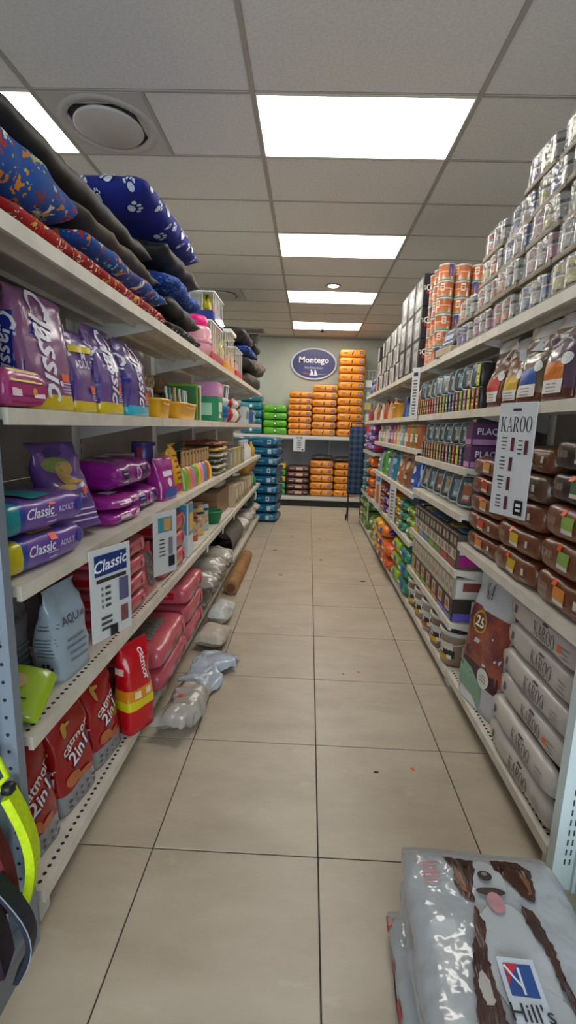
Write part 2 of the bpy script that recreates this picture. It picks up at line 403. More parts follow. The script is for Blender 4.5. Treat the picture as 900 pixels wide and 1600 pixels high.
for j in range(-10, 12):
    y = cr0 + .6 * j
    if YF < y < BY: part('ceiling_grid_bar', box(XL, XR, y - .007, y + .007, CZ - .001, CZ + .012), gm, ceil)
for x, y in ((cc0 + .6, cr0), (cc0 + .6, cr0 + 3.6)): part('ceiling_grid_bar', box(x - .011, x + .011, y, y + .6, CZ - .003, CZ + .012), gm, ceil)
lpan = mesh('diffuser', bevbox(1.165, .565, .01, .003), emit('#fffaf0', LAMP)); lfr = mesh('frame', join(box(-.6, .6, -.3, -.281, 0, .03), box(-.6, .6, .281, .3, 0, .03), box(-.6, -.581, -.281, .281, 0, .03), box(.581, .6, -.281, .281, 0, .03)), flat('#d8d3c6', .4))
where = {(0, 0): 'first light panel above the aisle, counted from the shop front end of shelves', (0, 3): 'second light panel along the aisle ceiling, before the small downlight', (0, 6): 'third light panel along the aisle ceiling, just beyond the small downlight', (0, 9): 'light panel above the aisle closest to the back wall', (-2, 0): 'light panel above the cushions on the left shelves top', (-2, 3): 'light panel over the neighbouring aisle past the cushions', (-2, 6): 'light panel over the neighbouring aisle beyond the black cushions', (-2, 9): 'light panel over the neighbouring aisle near the back wall'}
for (i, j) in lamps:
    x0 = cc0 + 1.2 * (i + 1) + .6; y0 = cr0 + .6 * j + .3
    if x0 + .6 > XR + .1 or y0 < YF: continue
    lb = where.get((i, j), 'white ceiling light panel over the neighbouring aisle behind the stacked can trays')
    t = thing('ceiling_light', lb, 'light', (x0, y0, CZ - .002), 0, 'recessed ceiling light panels')
    ob('frame', lfr, t); ob('diffuser', lpan, t, (0, 0, .004))
def vent(x, y, lb):
    t = thing('ceiling_vent', lb, 'vent', (x, y, CZ - .002)); m = flat('#b7b2ac', .6); dk = flat('#55504b', .8)
    part('plate', join(*[box(-.29, .29, a, b, .0, .014) for a, b in ((-.29, -.2), (.2, .29))], box(-.29, -.2, -.2, .2, 0, .014), box(.2, .29, -.2, .2, 0, .014)), m, t)
    part('collar', loft([[(r * math.cos(a), r * math.sin(a), z) for a in [2 * PI * i / 32 for i in range(32)]] for r, z in ((.285, 0.001), (.27, -.006), (.235, -.006), (.228, .004))], False), m, t, True); part('throat', loft([[(r * math.cos(a), r * math.sin(a), z) for a in [2 * PI * i / 32 for i in range(32)]] for r, z in ((.23, .002), (.225, .05), (.02, .055))], False), dk, t, True)
    part('disc', lathe([(.0, -.018), (.19, -.018), (.2, -.012), (.197, -.002), (.0, .0)], 32), m, t, True)
vent(cc0 + .3, cr0 + .3, 'round ceiling air diffuser right beside the light above the cushions')
vent(cc0 + .3, cr0 + 3.9, 'round ceiling air diffuser above the white bird cage')
t = thing('downlight', 'small round white downlight between two aisle light panels', 'light', (.23, 6.17, CZ - .004))
part('rim', lathe([(.0, -.004), (.075, -.004), (.095, -.001), (.095, .004), (0, .004)], 24), flat('#8c867c', .4), t, True); part('lens', lathe([(.0, -.01), (.06, -.008), (.07, -.003), (0, -.003)], 20), emit('#fff6e0', 4), t, True)
t = thing('smoke_detector', 'dark smoke sensor hanging below the last ceiling light panel', 'sensor', (.16, 8.35, CZ - .01))
part('stem', lathe([(.012, -.07), (.012, 0)], 8), flat('#4a463f', .6), t); part('head', lathe([(.0, -.13), (.03, -.12), (.04, -.09), (.015, -.065), (0, -.065)], 14), flat('#3c3934', .6), t, True)
t = thing('ceiling_speaker', 'square grey ceiling vent by the back wall above the black beds', 'vent', (-1.12, 9.05, CZ - .02))
part('housing', bevbox(.42, .3, .02, .006), flat('#8e887f', .6), t); part('grille', join(*[box(-.17, .17, y - .006, y + .006, -.004, 0) for y in [-.1 + .04 * k for k in range(6)]]), flat('#6c675f', .6), t)
# ================================================================== SHELVING
LX, RX, DEP = -.74, .87, .46
def shelf_unit(side, y0, y1, levels, label, holes=(), brk=True, postend=False):
    """one bay: side -1 = left (faces +x), +1 = right (faces -x)"""
    fx = LX if side < 0 else RX; s = side; bx = fx + s * DEP
    t = thing('shelving_bay', label, 'shelf', (fx + s * DEP / 2, (y0 + y1) / 2, 0)); ox, oy = fx + s * DEP / 2, (y0 + y1) / 2
    def lb(xa, xb, ya, yb, za, zb): return box(min(xa, xb) - ox, max(xa, xb) - ox, ya - oy, yb - oy, za, zb)
    top = max(levels)
    pan = flat('#a9a49c', .7); up = flat('#b9b5ad', .5)
    n = 5; zz = [.1 + (top + .05 - .1) * k / n for k in range(n + 1)]
    for k in range(n): part('back_panel', lb(bx - s * .004, bx + s * .008, y0 + .02, y1 - .02, zz[k] + .002, zz[k + 1] - .002), pan, t)
    for y in ((y0 + .019, y1 - .019) if postend else (y0 + .019,)):
        u = part('upright', lb(bx - s * .03, bx + s * .012, y - .018, y + .018, 0, top + .06), up, t)
        part('slots', join(*[lb(bx - s * .0305, bx - s * .0312, y - .006, y + .0, z, z + .025) for z in [.2 + .05 * q for q in range(int((top - .2) / .05))]]), flat('#3d3a36', .8), u)
    for z in levels:
        g = join(lb(fx + s * .014, bx - s * .038, y0 + .003, y1 - .003, z - .012, z), lb(fx, fx + s * .014, y0 + .003, y1 - .003, z - .042, z), lb(fx + s * .014, bx - s * .035, y0 + .003, y0 + .006, z - .03, z - .012), lb(fx + s * .12, fx + s * .13, y0 + .01, y1 - .01, z - .03, z - .012), lb(fx + s * .27, fx + s * .28, y0 + .01, y1 - .01, z - .03, z - .012))
        sh = part('shelf', g, WHITE(), t)
        if z in holes:
            part('perforations', join(*[xf(lathe([(.0065, 0), (.0065, .0006)], 8), (fx + s * a - ox, y0 + .03 + .0266 * q - oy, z)) for a in (.03, ) for q in range(int((y1 - y0 - .04) / .0266))]), flat('#2c2925', .9), sh)
        if brk and z > .3:
            for y in ((y0 + .012, y1 - .012) if postend else (y0 + .012,)):
                a = bx - s * .03; V = [(a, z - .013), (fx + s * .04, z - .013), (fx + s * .04, z - .034), (a, z - .12)]
                V = [(q[0] - ox, y + d - oy, q[1]) for d in (-.004, .004) for q in V]
                part('bracket', (V, [(0, 1, 2, 3), (7, 6, 5, 4), (0, 4, 5, 1), (1, 5, 6, 2), (2, 6, 7, 3), (3, 7, 4, 0)]), flat('#c9c6bf', .45), t)
    for y in ((y0 + .03, y1 - .03) if postend else (y0 + .03,)):
        part('foot', join(lb(fx + s * .022, bx, y - .025, y + .03, .012, min(levels) - .031), lb(fx + s * .03, fx + s * .09, y - .02, y + .02, 0, .012)), flat('#c4c0b8', .5), t)
    return t
LZ = [.13, .645, 1.085, 1.545, 2.0]
LB = [1.135, 2.355, 3.575, 4.795, 6.015, 7.235]
LN = ['white shelving bay holding red cat food and purple bags', 'white shelving bay holding pink litter sacks and yellow toy bins', 'white shelving bay holding the bird cage and packs of toys', 'white shelving bay holding grey crumpled bags and hamster cages', 'white shelving bay holding the black pet beds beside teal sacks']
for k in range(5): shelf_unit(-1, LB[k], LB[k + 1], LZ, LN[k], (.13, .645) if k < 3 else (), True, k == 4)
RB = [1.385, 2.605, 3.825, 5.045, 6.265, 7.485]
RZ = [[.13, .905, 1.645, 2.02], [.11, .405, .73, 1.062, 1.325, 1.645, 2.02], [.10, .595, 1.008, 1.375, 1.645, 2.02], [.10, .595, 1.008, 1.375, 1.645, 2.02], [.10, .585, 1.21, 1.645, 2.02]]
RN = ['white shelving bay holding brown sacks and white sacks', 'white shelving bay holding trays, cartons and plastic tubs', 'white shelving bay holding lime and green sacks', 'white shelving bay holding yellow and orange sacks', 'white shelving bay holding purple sacks next to the trolley']
for k in range(5): shelf_unit(1, RB[k], RB[k + 1], RZ[k], RN[k], (.13, .11) if k < 2 else (), True, k == 4)
# back wall unit
t = thing('shelving_bay', 'grey wall shelving bay stacked with orange sacks below the oval sign', 'shelf', (.15, 9.2, 0))
for z in (.2, 1.37):
    s_ = part('shelf', join(box(-1.75, 1.25, -.26, .3, z - .02, z), box(-1.75, 1.25, -.262, -.245, z - .075, z - .001)), flat('#b8b6b0', .45), t)
    part('price_rail', box(-1.75, 1.25, -.268, -.262, z - .055, z - .015), flat('#d2d0ca', .35), s_)
for k in range(3): part('back_panel', box(-1.74 + k, -.76 + k, .3, .315, .1, 1.37), flat('#8f9298', .7), t)
part('kick_plate', box(-1.75, 1.25, -.22, -.2, 0, .12), flat('#1b1a1a', .6), t)
for x in (-1.75, -.75, .25, 1.22): part('upright', box(x, x + .03, .27, .32, 0, 1.45), flat('#a7a8a8', .5), t)
# ------------------------------------------------------------------ end frames near the camera
t = thing('end_display_frame', 'grey perforated display frame with wire hooks at end of the left shelves', 'display rack', (-.74, 1.1, 0))
pm = flat('#7d8894', .42, .15)
po = part('post', join(box(-.045, 0, -.03, .0, 0, 2.2), box(-.05, -.045, -.06, 0, 0, 2.2)), pm, t)
part('post_holes', join(*[xf(lathe([(.005, 0), (.005, .0008)], 8), (-.022, -.0304, z), rx_=PI / 2) for z in [.1 + .05 * k for k in range(40)]]), flat('#1d2126', .9), po)
part('rear_panel', box(-1.0, -.05, -.012, -.004, .08, 2.2), flat('#39424c', .6), t)
part('post', box(-1.05, -1.0, -.03, .0, 0, 2.2), pm, t)
part('base', join(box(-1.05, -.0, -.42, -.03, .0, .085), box(-1.05, .0, -.43, -.42, 0, .1)), flat('#6c7176', .5), t)
wire = flat('#aeb4ba', .25, .9)
for z in (.985, 1.0): pass
h_ = part('wire_hook', join(tube([(-.03, -.03, .985), (-.03, -.16, .985), (-.03, -.18, 1.0)], .003), tube([(-.055, -.03, .955), (-.055, -.16, .955)], .003), tube([(-.03, -.035, .985), (-.02, -.033, .96), (-.055, -.033, .955)], .003)), wire, t)
for x in (-.12, -.2): part('wire_hook', tube([(x, -.012, .62), (x, -.25, .62), (x, -.27, .635)], .0035), wire, t)
def strap(name, label, pts, wd, th, c, cat, extra=()):
    """webbing strap: ribbon with thickness along pts, width along y"""
    t = thing(name, label, cat, (0, 0, 0)); P = [Vector(p) for p in pts]; rings = []
    t.location = P[0]; 
    for i, p in enumerate(P):
        d = (P[min(i+1, len(P)-1)] - P[max(i-1, 0)]).normalized(); a = Vector((0.25, -1, 0)).normalized(); b = d.cross(a).normalized(); q = p - P[0]
        rings.append([tuple(q + a*sx*wd/2 + b*sy*th/2) for sx, sy in ((-1,-1),(1,-1),(1,1),(-1,1))])
    part('webbing', loft(rings), c, t)
    for nm, g, m in extra: part(nm, g, m, t, True)
    return t
def arc(p, q, sag, n=10, dy=0):
    p, q = Vector(p), Vector(q); return [tuple(p.lerp(q, i/n) + Vector((sag*math.sin(PI*i/n), dy*math.sin(PI*i/n), 0))) for i in range(n+1)]
yel = mottled('#c9e600', '#b4d200', 60, .6, .2); red_ = mottled('#6d1420', '#5a0f1a', 80, .7, .2); navy = mottled('#1a2233', '#141a28', 120, .6, .3)
strap('dog_harness', 'bright yellow padded dog harness strap hanging on the grey frame', arc((-.745, 1.03, .56), (-.725, 1.03, .22), .04), .05, .022, yel, 'harness', [('loop', tube([(0, 0, 0), (-.02, -.01, .03), (.008, -.01, .06), (-.015, 0, .09), (-.03, 0, .12)], .008), yel), ('buckle', bevbox(.03, .03, .03, .006), flat('#15171a', .4))])
strap('dog_lead', 'dark red dog lead hanging behind the yellow harness', arc((-.80, 1.0, .5), (-.745, 1.0, .25), .015), .05, .03, red_, 'lead')
strap('dog_collar', 'navy dog collar strap with grey stitching hanging lowest on the frame', arc((-.74, .95, .38), (-.705, .95, .09), .06, 12), .045, .014, navy, 'collar', [('stitching', tube([(.014 + .06*math.sin(PI*i/10) + .0035*i, -.024, -.029*i) for i in range(11)], .0016), flat('#8d97a6', .7))])
strap('dog_muzzle', 'black and purple nylon muzzle strap hanging in the navy collar', arc((-.77, .925, .36), (-.73, .935, .14), .01), .07, .03, mottled('#201426', '#2d1b38', 40, .7, .2), 'muzzle')
strap('orange_toy', 'small orange rubber tug toy hanging beside the navy collar', [(-.745, .87, .25), (-.735, .87, .2), (-.735, .87, .15)], .035, .03, flat('#e4531c', .5), 'toy')
# right end frame
t = thing('end_display_frame', 'white slotted display post at the end of the right shelves', 'display rack', (.868, 1.36, 0))
wp = flat('#c6d4d4', .35)
po = part('post', join(box(.0, .03, -.02, .02, 0, 2.2), box(.03, .075, -.008, .02, 0, 2.2), box(.075, .085, -.02, .02, 0, 2.2)), wp, t)
part('post_slots', join(*[box(x, x + .005, -.0086, -.008, z, z + .022) for x in (.042, .058) for z in [.1 + .038 * k for k in range(52)]]), flat('#333a3d', .9), po)
part('rear_panel', box(.085, .95, .0, .012, .1, 2.2), flat('#aebabc', .6), t)
part('base', box(.085, .95, -.42, .0, 0, .1), flat('#c8cfcf', .5), t)
# ================================================================== GOODS: back wall
def bsack(L, W, T, mat, decs, seed, fin=0, dent=True, pinch=12, wr=.004, n=6.5):
    return proto(sack(L, W, T, seed, pinch, n, fin, wr, dent), mat, decs)
OR = '#e08a1e'
def orange(L, T, seed):
    return bsack(L, .42, T, film(OR, .32), [('silhouette_print', 'F', '#4a2a12', [('e', -.01, T*.42, .026, T*.38), ('e', .002, T*.66, .018, T*.2)]), ('badge_print', 'F', '#3a2f6e', [('r', L*.34, T*.5, L*.13, T*.42)]), ('text_print', 'F', '#8a4a10', [('r', -L*.3, T*.56, L*.2, T*.07), ('r', -L*.28, T*.42, L*.14, T*.05)]), ('badge_text', 'F', '#d8d0e8', [('r', L*.34, T*.58, L*.09, T*.06), ('r', L*.34, T*.42, L*.09, T*.06)])], seed)
def stack(prs, n, x, y, z, T, lab, cat, name, grp, rz=0, jx=.008, jy=.006, sx=0):
    for i in range(n):
        pr = prs[i % len(prs)]
        put(pr, name, lab.replace('#', nth(i, n)), cat, (x + random.uniform(-jx, jx) + sx*i, y + random.uniform(-jy, jy), z + i*T + .001), rz + random.uniform(-.012, .012), grp)
O1 = [orange(.445, .117, 1), orange(.445, .117, 2)]; O2 = [orange(.46, .137, 3), orange(.46, .137, 4)]; O3 = [orange(.48, .146, 5), orange(.48, .146, 6)]
stack(O1, 7, -.185, 9.22, 1.371, .1165, 'orange pet food sack, # in the orange stack beside the green sacks', 'sack', 'pet_food_sack', 'orange sacks on the back wall shelf')
stack(O2, 7, .275, 9.22, 1.371, .1365, 'orange pet food sack, # in the middle orange stack under the oval sign', 'sack', 'pet_food_sack', 'orange sacks on the back wall shelf')
stack(O3, 11, .755, 9.22, 1.371, .146, 'orange pet food sack, # in the tallest stack beside the oval sign', 'sack', 'pet_food_sack', 'orange sacks on the back wall shelf')
GR = bsack(.45, .42, .139, film('#58a81c', .3), [('logo_band', 'F', '#20242a', [('r', 0, .07, .045, .12)]), ('logo_print', 'F', '#d9dde0', [('r', 0, .07, .03, .045)]), ('text_print', 'F', '#2f6a10', [('r', .13, .07, .08, .012)])], 7)
stack([GR], 4, -.655, 9.22, 1.371, .1385, 'bright green pet food sack, # in the stack beside the orange sacks', 'sack', 'pet_food_sack', 'green sacks on the back wall shelf')
TB = bsack(.42, .42, .15, film('#176d7c', .3), [('logo_print', 'F', '#d4e6ea', [('r', .0, .075, .05, .05)]), ('text_print', 'F', '#0c3c48', [('r', .12, .07, .09, .012)])], 8)
stack([TB], 5, -1.13, 9.22, 1.371, .15, 'teal pet food sack, # in the stack beside the green sacks', 'sack', 'pet_food_sack', 'teal sacks on the back wall shelf')
BRN = bsack(.44, .42, .118, film('#4b2418', .35), [('label_panel', 'F', '#d8a98c', [('r', .02, .055, .13, .05)]), ('text_print', 'F', '#cdb9a8', [('r', -.13, .06, .09, .014), ('r', .16, .06, .06, .012)])], 9)
stack([BRN], 5, -.19, 9.22, .201, .1175, 'dark brown sack with pink label, # in its stack under the wall shelf', 'sack', 'pet_food_sack', 'brown sacks on the lower back shelf')
OB = [orange(.45, .14, 11), orange(.45, .14, 12)]
stack(OB, 5, .275, 9.22, .201, .14, 'orange sack, # in the lower stack beside the dark brown sacks', 'sack', 'pet_food_sack', 'orange sacks on the lower back shelf')
stack([orange(.4, .135, 13)], 5, .72, 9.22, .201, .135, 'orange sack, # in the lower stack beside the navy trolley', 'sack', 'pet_food_sack', 'orange sacks on the lower back shelf')
for i in range(5):
    c = ['#3f9a36', '#2c9a6a', '#d9a71a', '#3f9a36', '#d9a71a'][i]; cn = ['green', 'sea green', 'yellow', 'grass green', 'amber yellow'][i]
    pr = bsack(.26, .36, .125, film(c, .3), [('badge_print', 'F', '#2a3a7a', [('r', .04, .06, .07, .07)])], 14 + i)
    put(pr, 'pet_food_sack', 'small %s sack, %s in the mixed stack beside the dark brown sacks' % (cn, nth(i, 5)), 'sack', (-.56, 9.2, .201 + i * .125), 0, 'mixed sacks on the lower back shelf')
for x, z0, lb in ((.275, .905, 'clear dark plastic overwrap crumpled on the middle lower orange sacks'), (.72, .88, 'clear dark plastic overwrap crumpled on the lower orange sacks by the trolley')):
    tag(ob('plastic_overwrap', mesh('plastic_overwrap', sack(.42, .38, .11, x * 9, 4, 2.6, 0, .014, False), film('#4a443e', .2, .9), True), None, (x, 9.22, z0)), lb, 'packaging')
# oval wall sign
t = thing('oval_sign', 'navy oval wall sign with white lettering above the orange sacks', 'sign', (.04, BY - .035, 2.755))
def oval(a, b, d, n=48): return loft([[(a * k * math.cos(2*PI*i/n), y, b * k * math.sin(2*PI*i/n)) for i in range(n)] for k, y in ((.99, .03), (1, .02), (1, .0), (.985, -d))])
part('rim', oval(.455, .305, .006), flat('#c4c8d4', .4), t, False); fc = oval(.425, .275, .012); part('face', fc, flat('#2c2d66', .3), t)
bv = BVHTree.FromPolygons([Vector(v) for v in fc[0]], fc[1])
part('lettering', decal(bv, 'F', [('t', 'Montego', 0, .055, .155, 0, 'b')], .003), flat('#e9e9f0', .4), t)
part('tagline', decal(bv, 'F', [('t', 'Pet Nutrition', 0, -.075, .045, 0, '')], .003), flat('#b9bbd6', .4), t)
part('animal_emblem', decal(bv, 'F', [('e', -.035, -.18, .05, .09), ('e', -.045, -.125, .032, .04), ('e', .04, -.18, .05, .085), ('e', .032, -.128, .03, .036), ('r', 0, -.215, .16, .014)], .003), flat('#dcdde8', .4), t)
part('swoosh', decal(bv, 'F', [('p', [(-.22, -.172), (-.06, -.192), (-.06, -.2), (-.2, -.186)])], .003), flat('#c9603a', .4), t)
part('swoosh', decal(bv, 'F', [('p', [(.06, -.19), (.26, -.19), (.24, -.196), (.06, -.2)])], .003), flat('#b9bbd6', .4), t)
def sign(label, loc, rz, wd, ht, decs, name='price_sign', tilt=0, c='#cbcccc'):
    pr = proto(xf(bevbox(wd, .003, ht, .0008), (0, 0, -ht)), flat(c, .35), decs, False)
    return put(pr, name, label, 'sign', loc, rz, None, tilt)
def lines(u0, u1, v0, v1, n, seed=0):
    r = random.Random(seed); out = []
    for k in range(n):
        v = v0 + (v1 - v0) * k / max(1, n - 1); a = (u1 - u0) * r.uniform(.6, 1); out.append(('r', (u0 + u1) / 2, v, a, abs(v1 - v0) / n * .42))
    return out
sign('white paper price sheet hanging from the back wall shelf', (-.185, 8.92, 1.368), 0, .22, .30, [('heading', 'F', '#222222', [('t', 'A+EE', 0, -.045, .04, 0, 'b')]), ('price_lines', 'F', '#444444', lines(-.05, .05, -.1, -.26, 6, 1)), ('logo_print', 'F', '#222222', [('e', .07, -.27, .03, .03)])])
# wire grid stand at the far right of the back wall
t = thing('wire_rack', 'pale wire grid rack with small cards beside the tallest orange stack', 'rack', (1.12, 9.2, 1.372))
part('grid', join(*[tube([(x, 0, 0), (x, 0, 1.25)], .005) for x in (-.1, -.03, .04, .11)], *[tube([(-.1, 0, z), (.11, 0, z)], .005) for z in [.05 + .12 * k for k in range(11)]]), flat('#c9d2c8', .4), t)
for k, c in enumerate(['#c23a2e', '#e0e4dc', '#d8c070', '#b8d0b8', '#e8e8e8']): part('card', cbox(-.02 + .03 * (k % 2), -.02, .1 + .21 * k, .12, .004, .13), flat(c, .5), t)
# teal stack on the floor at the end of the left shelves
TS = [bsack(.66, .46, .15, film('#15648c', .22, .7), [('logo_print', 'F', '#cfe2ee', [('r', .2, .075, .055, .065)]), ('logo_hole', 'F', '#15648c', [('r', .2, .075, .03, .035)]), ('text_print', 'F', '#5f9cc0', [('r', .02, .08, .16, .02), ('r', .28, .06, .03, .02)])], 20 + k, 0, True, 8, .01, 5) for k in (0, 1, 2)]
for i in range(9): put(TS[i % 3], 'pet_food_sack', 'teal blue plastic sack, %s in the tall floor stack at shelf end' % nth(i, 9), 'sack', (-.78 + random.uniform(-.012, .012), 7.53 + .012 * (i % 3), .002 + i * .1505), -.12 + random.uniform(-.05, .05), 'teal sacks stacked on the floor')
# plaid shopping trolley
t = thing('shopping_trolley', 'navy plaid wheeled shopping trolley bag standing in the aisle', 'trolley', (.79, 7.68, 0))
def plaid():
    m, nt, b = mk('plaid'); tc = nt.nodes.new('ShaderNodeTexCoord'); b.inputs['Roughness'].default_value = .8
    w1 = nt.nodes.new('ShaderNodeTexWave'); w1.bands_direction = 'Z'; w1.inputs['Scale'].default_value = 3.4; w2 = nt.nodes.new('ShaderNodeTexWave'); w2.bands_direction = 'X'; w2.inputs['Scale'].default_value = 3.4
    mx = nt.nodes.new('ShaderNodeMixRGB'); mx.inputs[0].default_value = .5; cr = nt.nodes.new('ShaderNodeValToRGB')
    for q in (w1, w2): nt.links.new(tc.outputs['Object'], q.inputs[0])
    nt.links.new(w1.outputs[0], mx.inputs[1]); nt.links.new(w2.outputs[0], mx.inputs[2]); nt.links.new(mx.outputs[0], cr.inputs[0])
    cr.color_ramp.elements[0].color = lin('#0e1626'); cr.color_ramp.elements[1].color = lin('#3d5578'); nt.links.new(cr.outputs[0], b.inputs['Base Color']); return m
part('bag', xf(standbag(.26, .2, 1.1, 31, .006, .02, 0, .05, 6), (0, 0, .46)), plaid(), t, True)
part('frame', join(*[tube([(x, y, 0.05), (x * .9, y, .5), (x * .9, .1, 1.62)], .009) for x, y in ((-.11, .03), (.11, .03))], tube([(-.1, .1, 1.62), (.1, .1, 1.62)], .011)), flat('#22252b', .4, .4), t)
part('leg', tube([(-.1, -.1, .01), (-.1, -.02, .5)], .008), flat('#22252b', .4, .4), t); part('leg', tube([(.1, -.1, .01), (.1, -.02, .5)], .008), flat('#22252b', .4, .4), t)
for x in (-.12, .12): part('wheel', xf(lathe([(.012, -.012), (.045, -.012), (.05, 0), (.045, .012), (.012, .012)], 16), (x, .05, .05), ry=PI / 2), flat('#17181b', .6), t, True)
# ================================================================== GOODS: left, top shelf (pet beds and cages)
def cushion(name, label, L, W, T, mat, loc, rz, seed, decs=(), grp=None, wr=.02, ry=0, rx_=0, n=2.8, pinch=4.5):
    pr = proto(sack(L, W, T, seed, pinch, n, 0, wr, False, 25, 28), mat, decs); return put(pr, name, label, 'cushion', loc, rz, grp, rx_, ry)
Z1 = LZ[4] + .002
redp = spots('#b01818', ['#e8ded0', '#c8842a', '#e8ded0', '#7a1010', '#d9b04a', '#8c3a2a'], 26, .42)
blup = spots('#1e4f9c', ['#d98a2a', '#e8e4d8', '#b8281e', '#8fc6d9', '#c9772a', '#8a3a2a', '#a8c060'], 23, .38)
star = spots('#16388c', ['#4f8cd0', '#1a3f9c', '#79a8dc', '#12307a'], 34, .4)
blk = mottled('#1c1a19', '#262322', 8, .62, .3, .01); gry = mottled('#574d44', '#463e37', 6, .75, .3, .01); spt = spots('#131212', ['#131212', '#d8d4cc', '#131212', '#d8d4cc'], 22, .3)
cushion('pet_bed', 'red printed fleece pet cushion lying lowest at the shelf front', 1.36, .38, .075, redp, (-.94, 1.85, Z1), RL, 41, wr=.008)
cushion('pet_bed', 'plump blue fleece cushion with colourful bones at the shelf end', .44, .38, .17, blup, (-.945, 1.37, Z1 + .08), RL, 42, (), None, .014, n=3)
cushion('pet_bed', 'thin blue fleece cushion with colourful bones under the brown one', .92, .38, .085, blup, (-.94, 2.07, Z1 + .08), RL, 52, (), None, .012)
cushion('pet_bed', 'brown grey pet cushion lying between the blue and the black ones', .9, .36, .085, gry, (-.96, 2.05, Z1 + .168), RL, 43, wr=.012)
cushion('pet_bed', 'long black padded pet bed on top of the brown cushion', 1.26, .36, .11, blk, (-.985, 1.82, Z1 + .255), RL, 44, (), None, .014)
cushion('pet_bed', 'black cushion with white spots at the bottom beside the red one', .74, .38, .09, spt, (-.945, 2.92, Z1), RL, 45, wr=.012)
cushion('pet_bed', 'black puffy cushion lying directly on the white-spotted one', .74, .38, .12, blk, (-.945, 2.93, Z1 + .095), RL, 46, (), None, .016)
cushion('pet_bed', 'blue star printed fleece cushion between two black cushions', .72, .38, .11, star, (-.94, 2.92, Z1 + .22), RL, 47, (), None, .014)
cushion('pet_bed', 'black puffy cushion directly below the paw print cushion', .74, .38, .12, blk, (-.94, 2.87, Z1 + .335), RL, 48, (), None, .016)
random.seed(3)
paws = [('paw', u, v, h, a) for u, v, h, a in ((-.42, .09, .06, 10), (-.31, .05, .05, -20), (-.3, .11, .035, 30), (-.2, .085, .07, 15), (-.08, .05, .045, -30), (-.06, .115, .05, 20), (.06, .075, .075, -10), (.17, .11, .04, 30), (.19, .05, .045, 0), (.29, .085, .07, 25), (.38, .045, .04, -15), (.40, .1, .05, 10), (-.14, .03, .03, 0), (.1, .025, .03, 30))]
pawd = [('paw', u, v, h, a) for u, v, h, a in ((-.4, .1, .07, 0), (-.25, -.05, .06, 20), (-.1, .12, .07, -20), (.05, 0, .06, 10), (.2, .1, .06, 40), (.35, -.03, .07, 0))]
cushion('pet_bed', 'royal blue pet cushion with white paw prints on top of its stack', 1.0, .38, .15, mottled('#16248c', '#121e78', 5, .8, .1), (-.94, 2.72, Z1 + .478), RL, 49, [*[('paw_print', 'F', '#d5dbea', [q]) for q in paws], *[('paw_print', 'D', '#d5dbea', [q]) for q in pawd], *[('paw_print', 'L', '#d5dbea', [q]) for q in (('paw', -.1, .06, .06), ('paw', .02, .09, .065, 20), ('paw', .12, .06, .05), ('paw', -.04, .03, .03))]], None, .01)
# wire bird cage
t = thing('bird_cage', 'white wire bird cage with a peaked roof on the top shelf', 'cage', (-1.06, 3.56, Z1))
cw = flat('#d8d8d6', .35); a, b, h = .085, .16, .42
part('bars', join(*[tube([(x, y, .05), (x, y, h)], .0035, 5) for x in (-a, a) for y in [-b + 2*b*k/9 for k in range(10)]], *[tube([(x, y, .05), (x, y, h)], .0035, 5) for y in (-b, b) for x in [-a + 2*a*k/7 for k in range(1, 7)]], *[tube([(-a, -b, z), (a, -b, z), (a, b, z), (-a, b, z), (-a, -b, z)], .004, 5) for z in (.2, .4)]), cw, t)
part('roof', join(*[tube([(-a, y, h), (0, y, h + .16), (a, y, h)], .0035, 5) for y in [-b + 2*b*k/7 for k in range(8)]], tube([(0, -b, h + .16), (0, b, h + .16)], .005, 5)), cw, t); part('tray', bevbox(2*a + .02, 2*b + .02, .06, .01), flat('#c7b8c0', .4), t)
tag(ob('flat_box', mesh('flat_box', bevbox(.4, .3, .035, .005), flat('#e2e2de', .5)), None, (-.95, 4.62, Z1 + .354)), 'flat white carton lying on the orange yellow based hamster cage', 'box')
jar = lathe([(0, 0), (.09, 0), (.105, .012), (.11, .05), (.11, .17), (.1, .195), (.075, .2), (0, .2)], 28)
pr = proto(jar, flat('#d99aa6', .25, 0, .4), (), True, [('lid', xf(lathe([(0, .2), (.078, .2), (.085, .21), (.085, .25), (.07, .27), (0, .275)], 24), (0, 0, 0)), flat('#e3187c', .35)), ('moulded_ring', lathe([(.111, .08), (.114, .086), (.114, .1), (.111, .106)], 28), flat('#c98894', .3))])
put(pr, 'treat_jar', 'pink plastic treat jar with hot pink lid before the hamster cages', 'jar', (-.84, 3.47, Z1))
def pet_cage(label, loc, L, W, H, base, tubec):
    t = thing('hamster_cage', label, 'cage', loc, RL)
    part('base', bevbox(L, W, .09, .012), flat(base, .35, 0, .3), t)
    part('bars', join(*[tube([(x, y, .08), (x, y, H)], .003, 5) for y in (-W/2+.01, W/2-.01) for x in [-L/2+.01+(L-.02)*k/6 for k in range(7)]], *[tube([(x, y, .08), (x, y, H)], .0025, 5) for x in (-L/2+.01, L/2-.01) for y in [-W/2+.1*k for k in range(1, 3)]]), cw, t)
    part('roof', bevbox(L, W, .012, .003), flat('#cfe0d6', .3), t, loc=(0, 0, H))
    part('wheel', xf(lathe([(.05, -.01), (.06, -.01), (.06, .01), (.05, .01)], 18), (-.05, -W*.25, .17), rx_=PI/2), flat(tubec, .35), t, True)
    part('house', join(bevbox(.12, .1, .08, .008), xf(bevbox(.14, .08, .02, .006), (0, 0, .08))), flat('#d98b8b', .5), t, loc=(L*.2, -.06, .09))
    part('tube', tube([(-L*.3, -.05, .12), (-L*.3, -.06, .22), (-.02, -.06, H-.04), (L*.3, -.06, H-.05)], .028, 10), flat(tubec, .3, 0, .4), t, True)
pet_cage('hamster cage with red base and yellow tubes beside pink jar', (-.93, 4.0, Z1), .5, .3, .3, '#b0202a', '#e8c420')
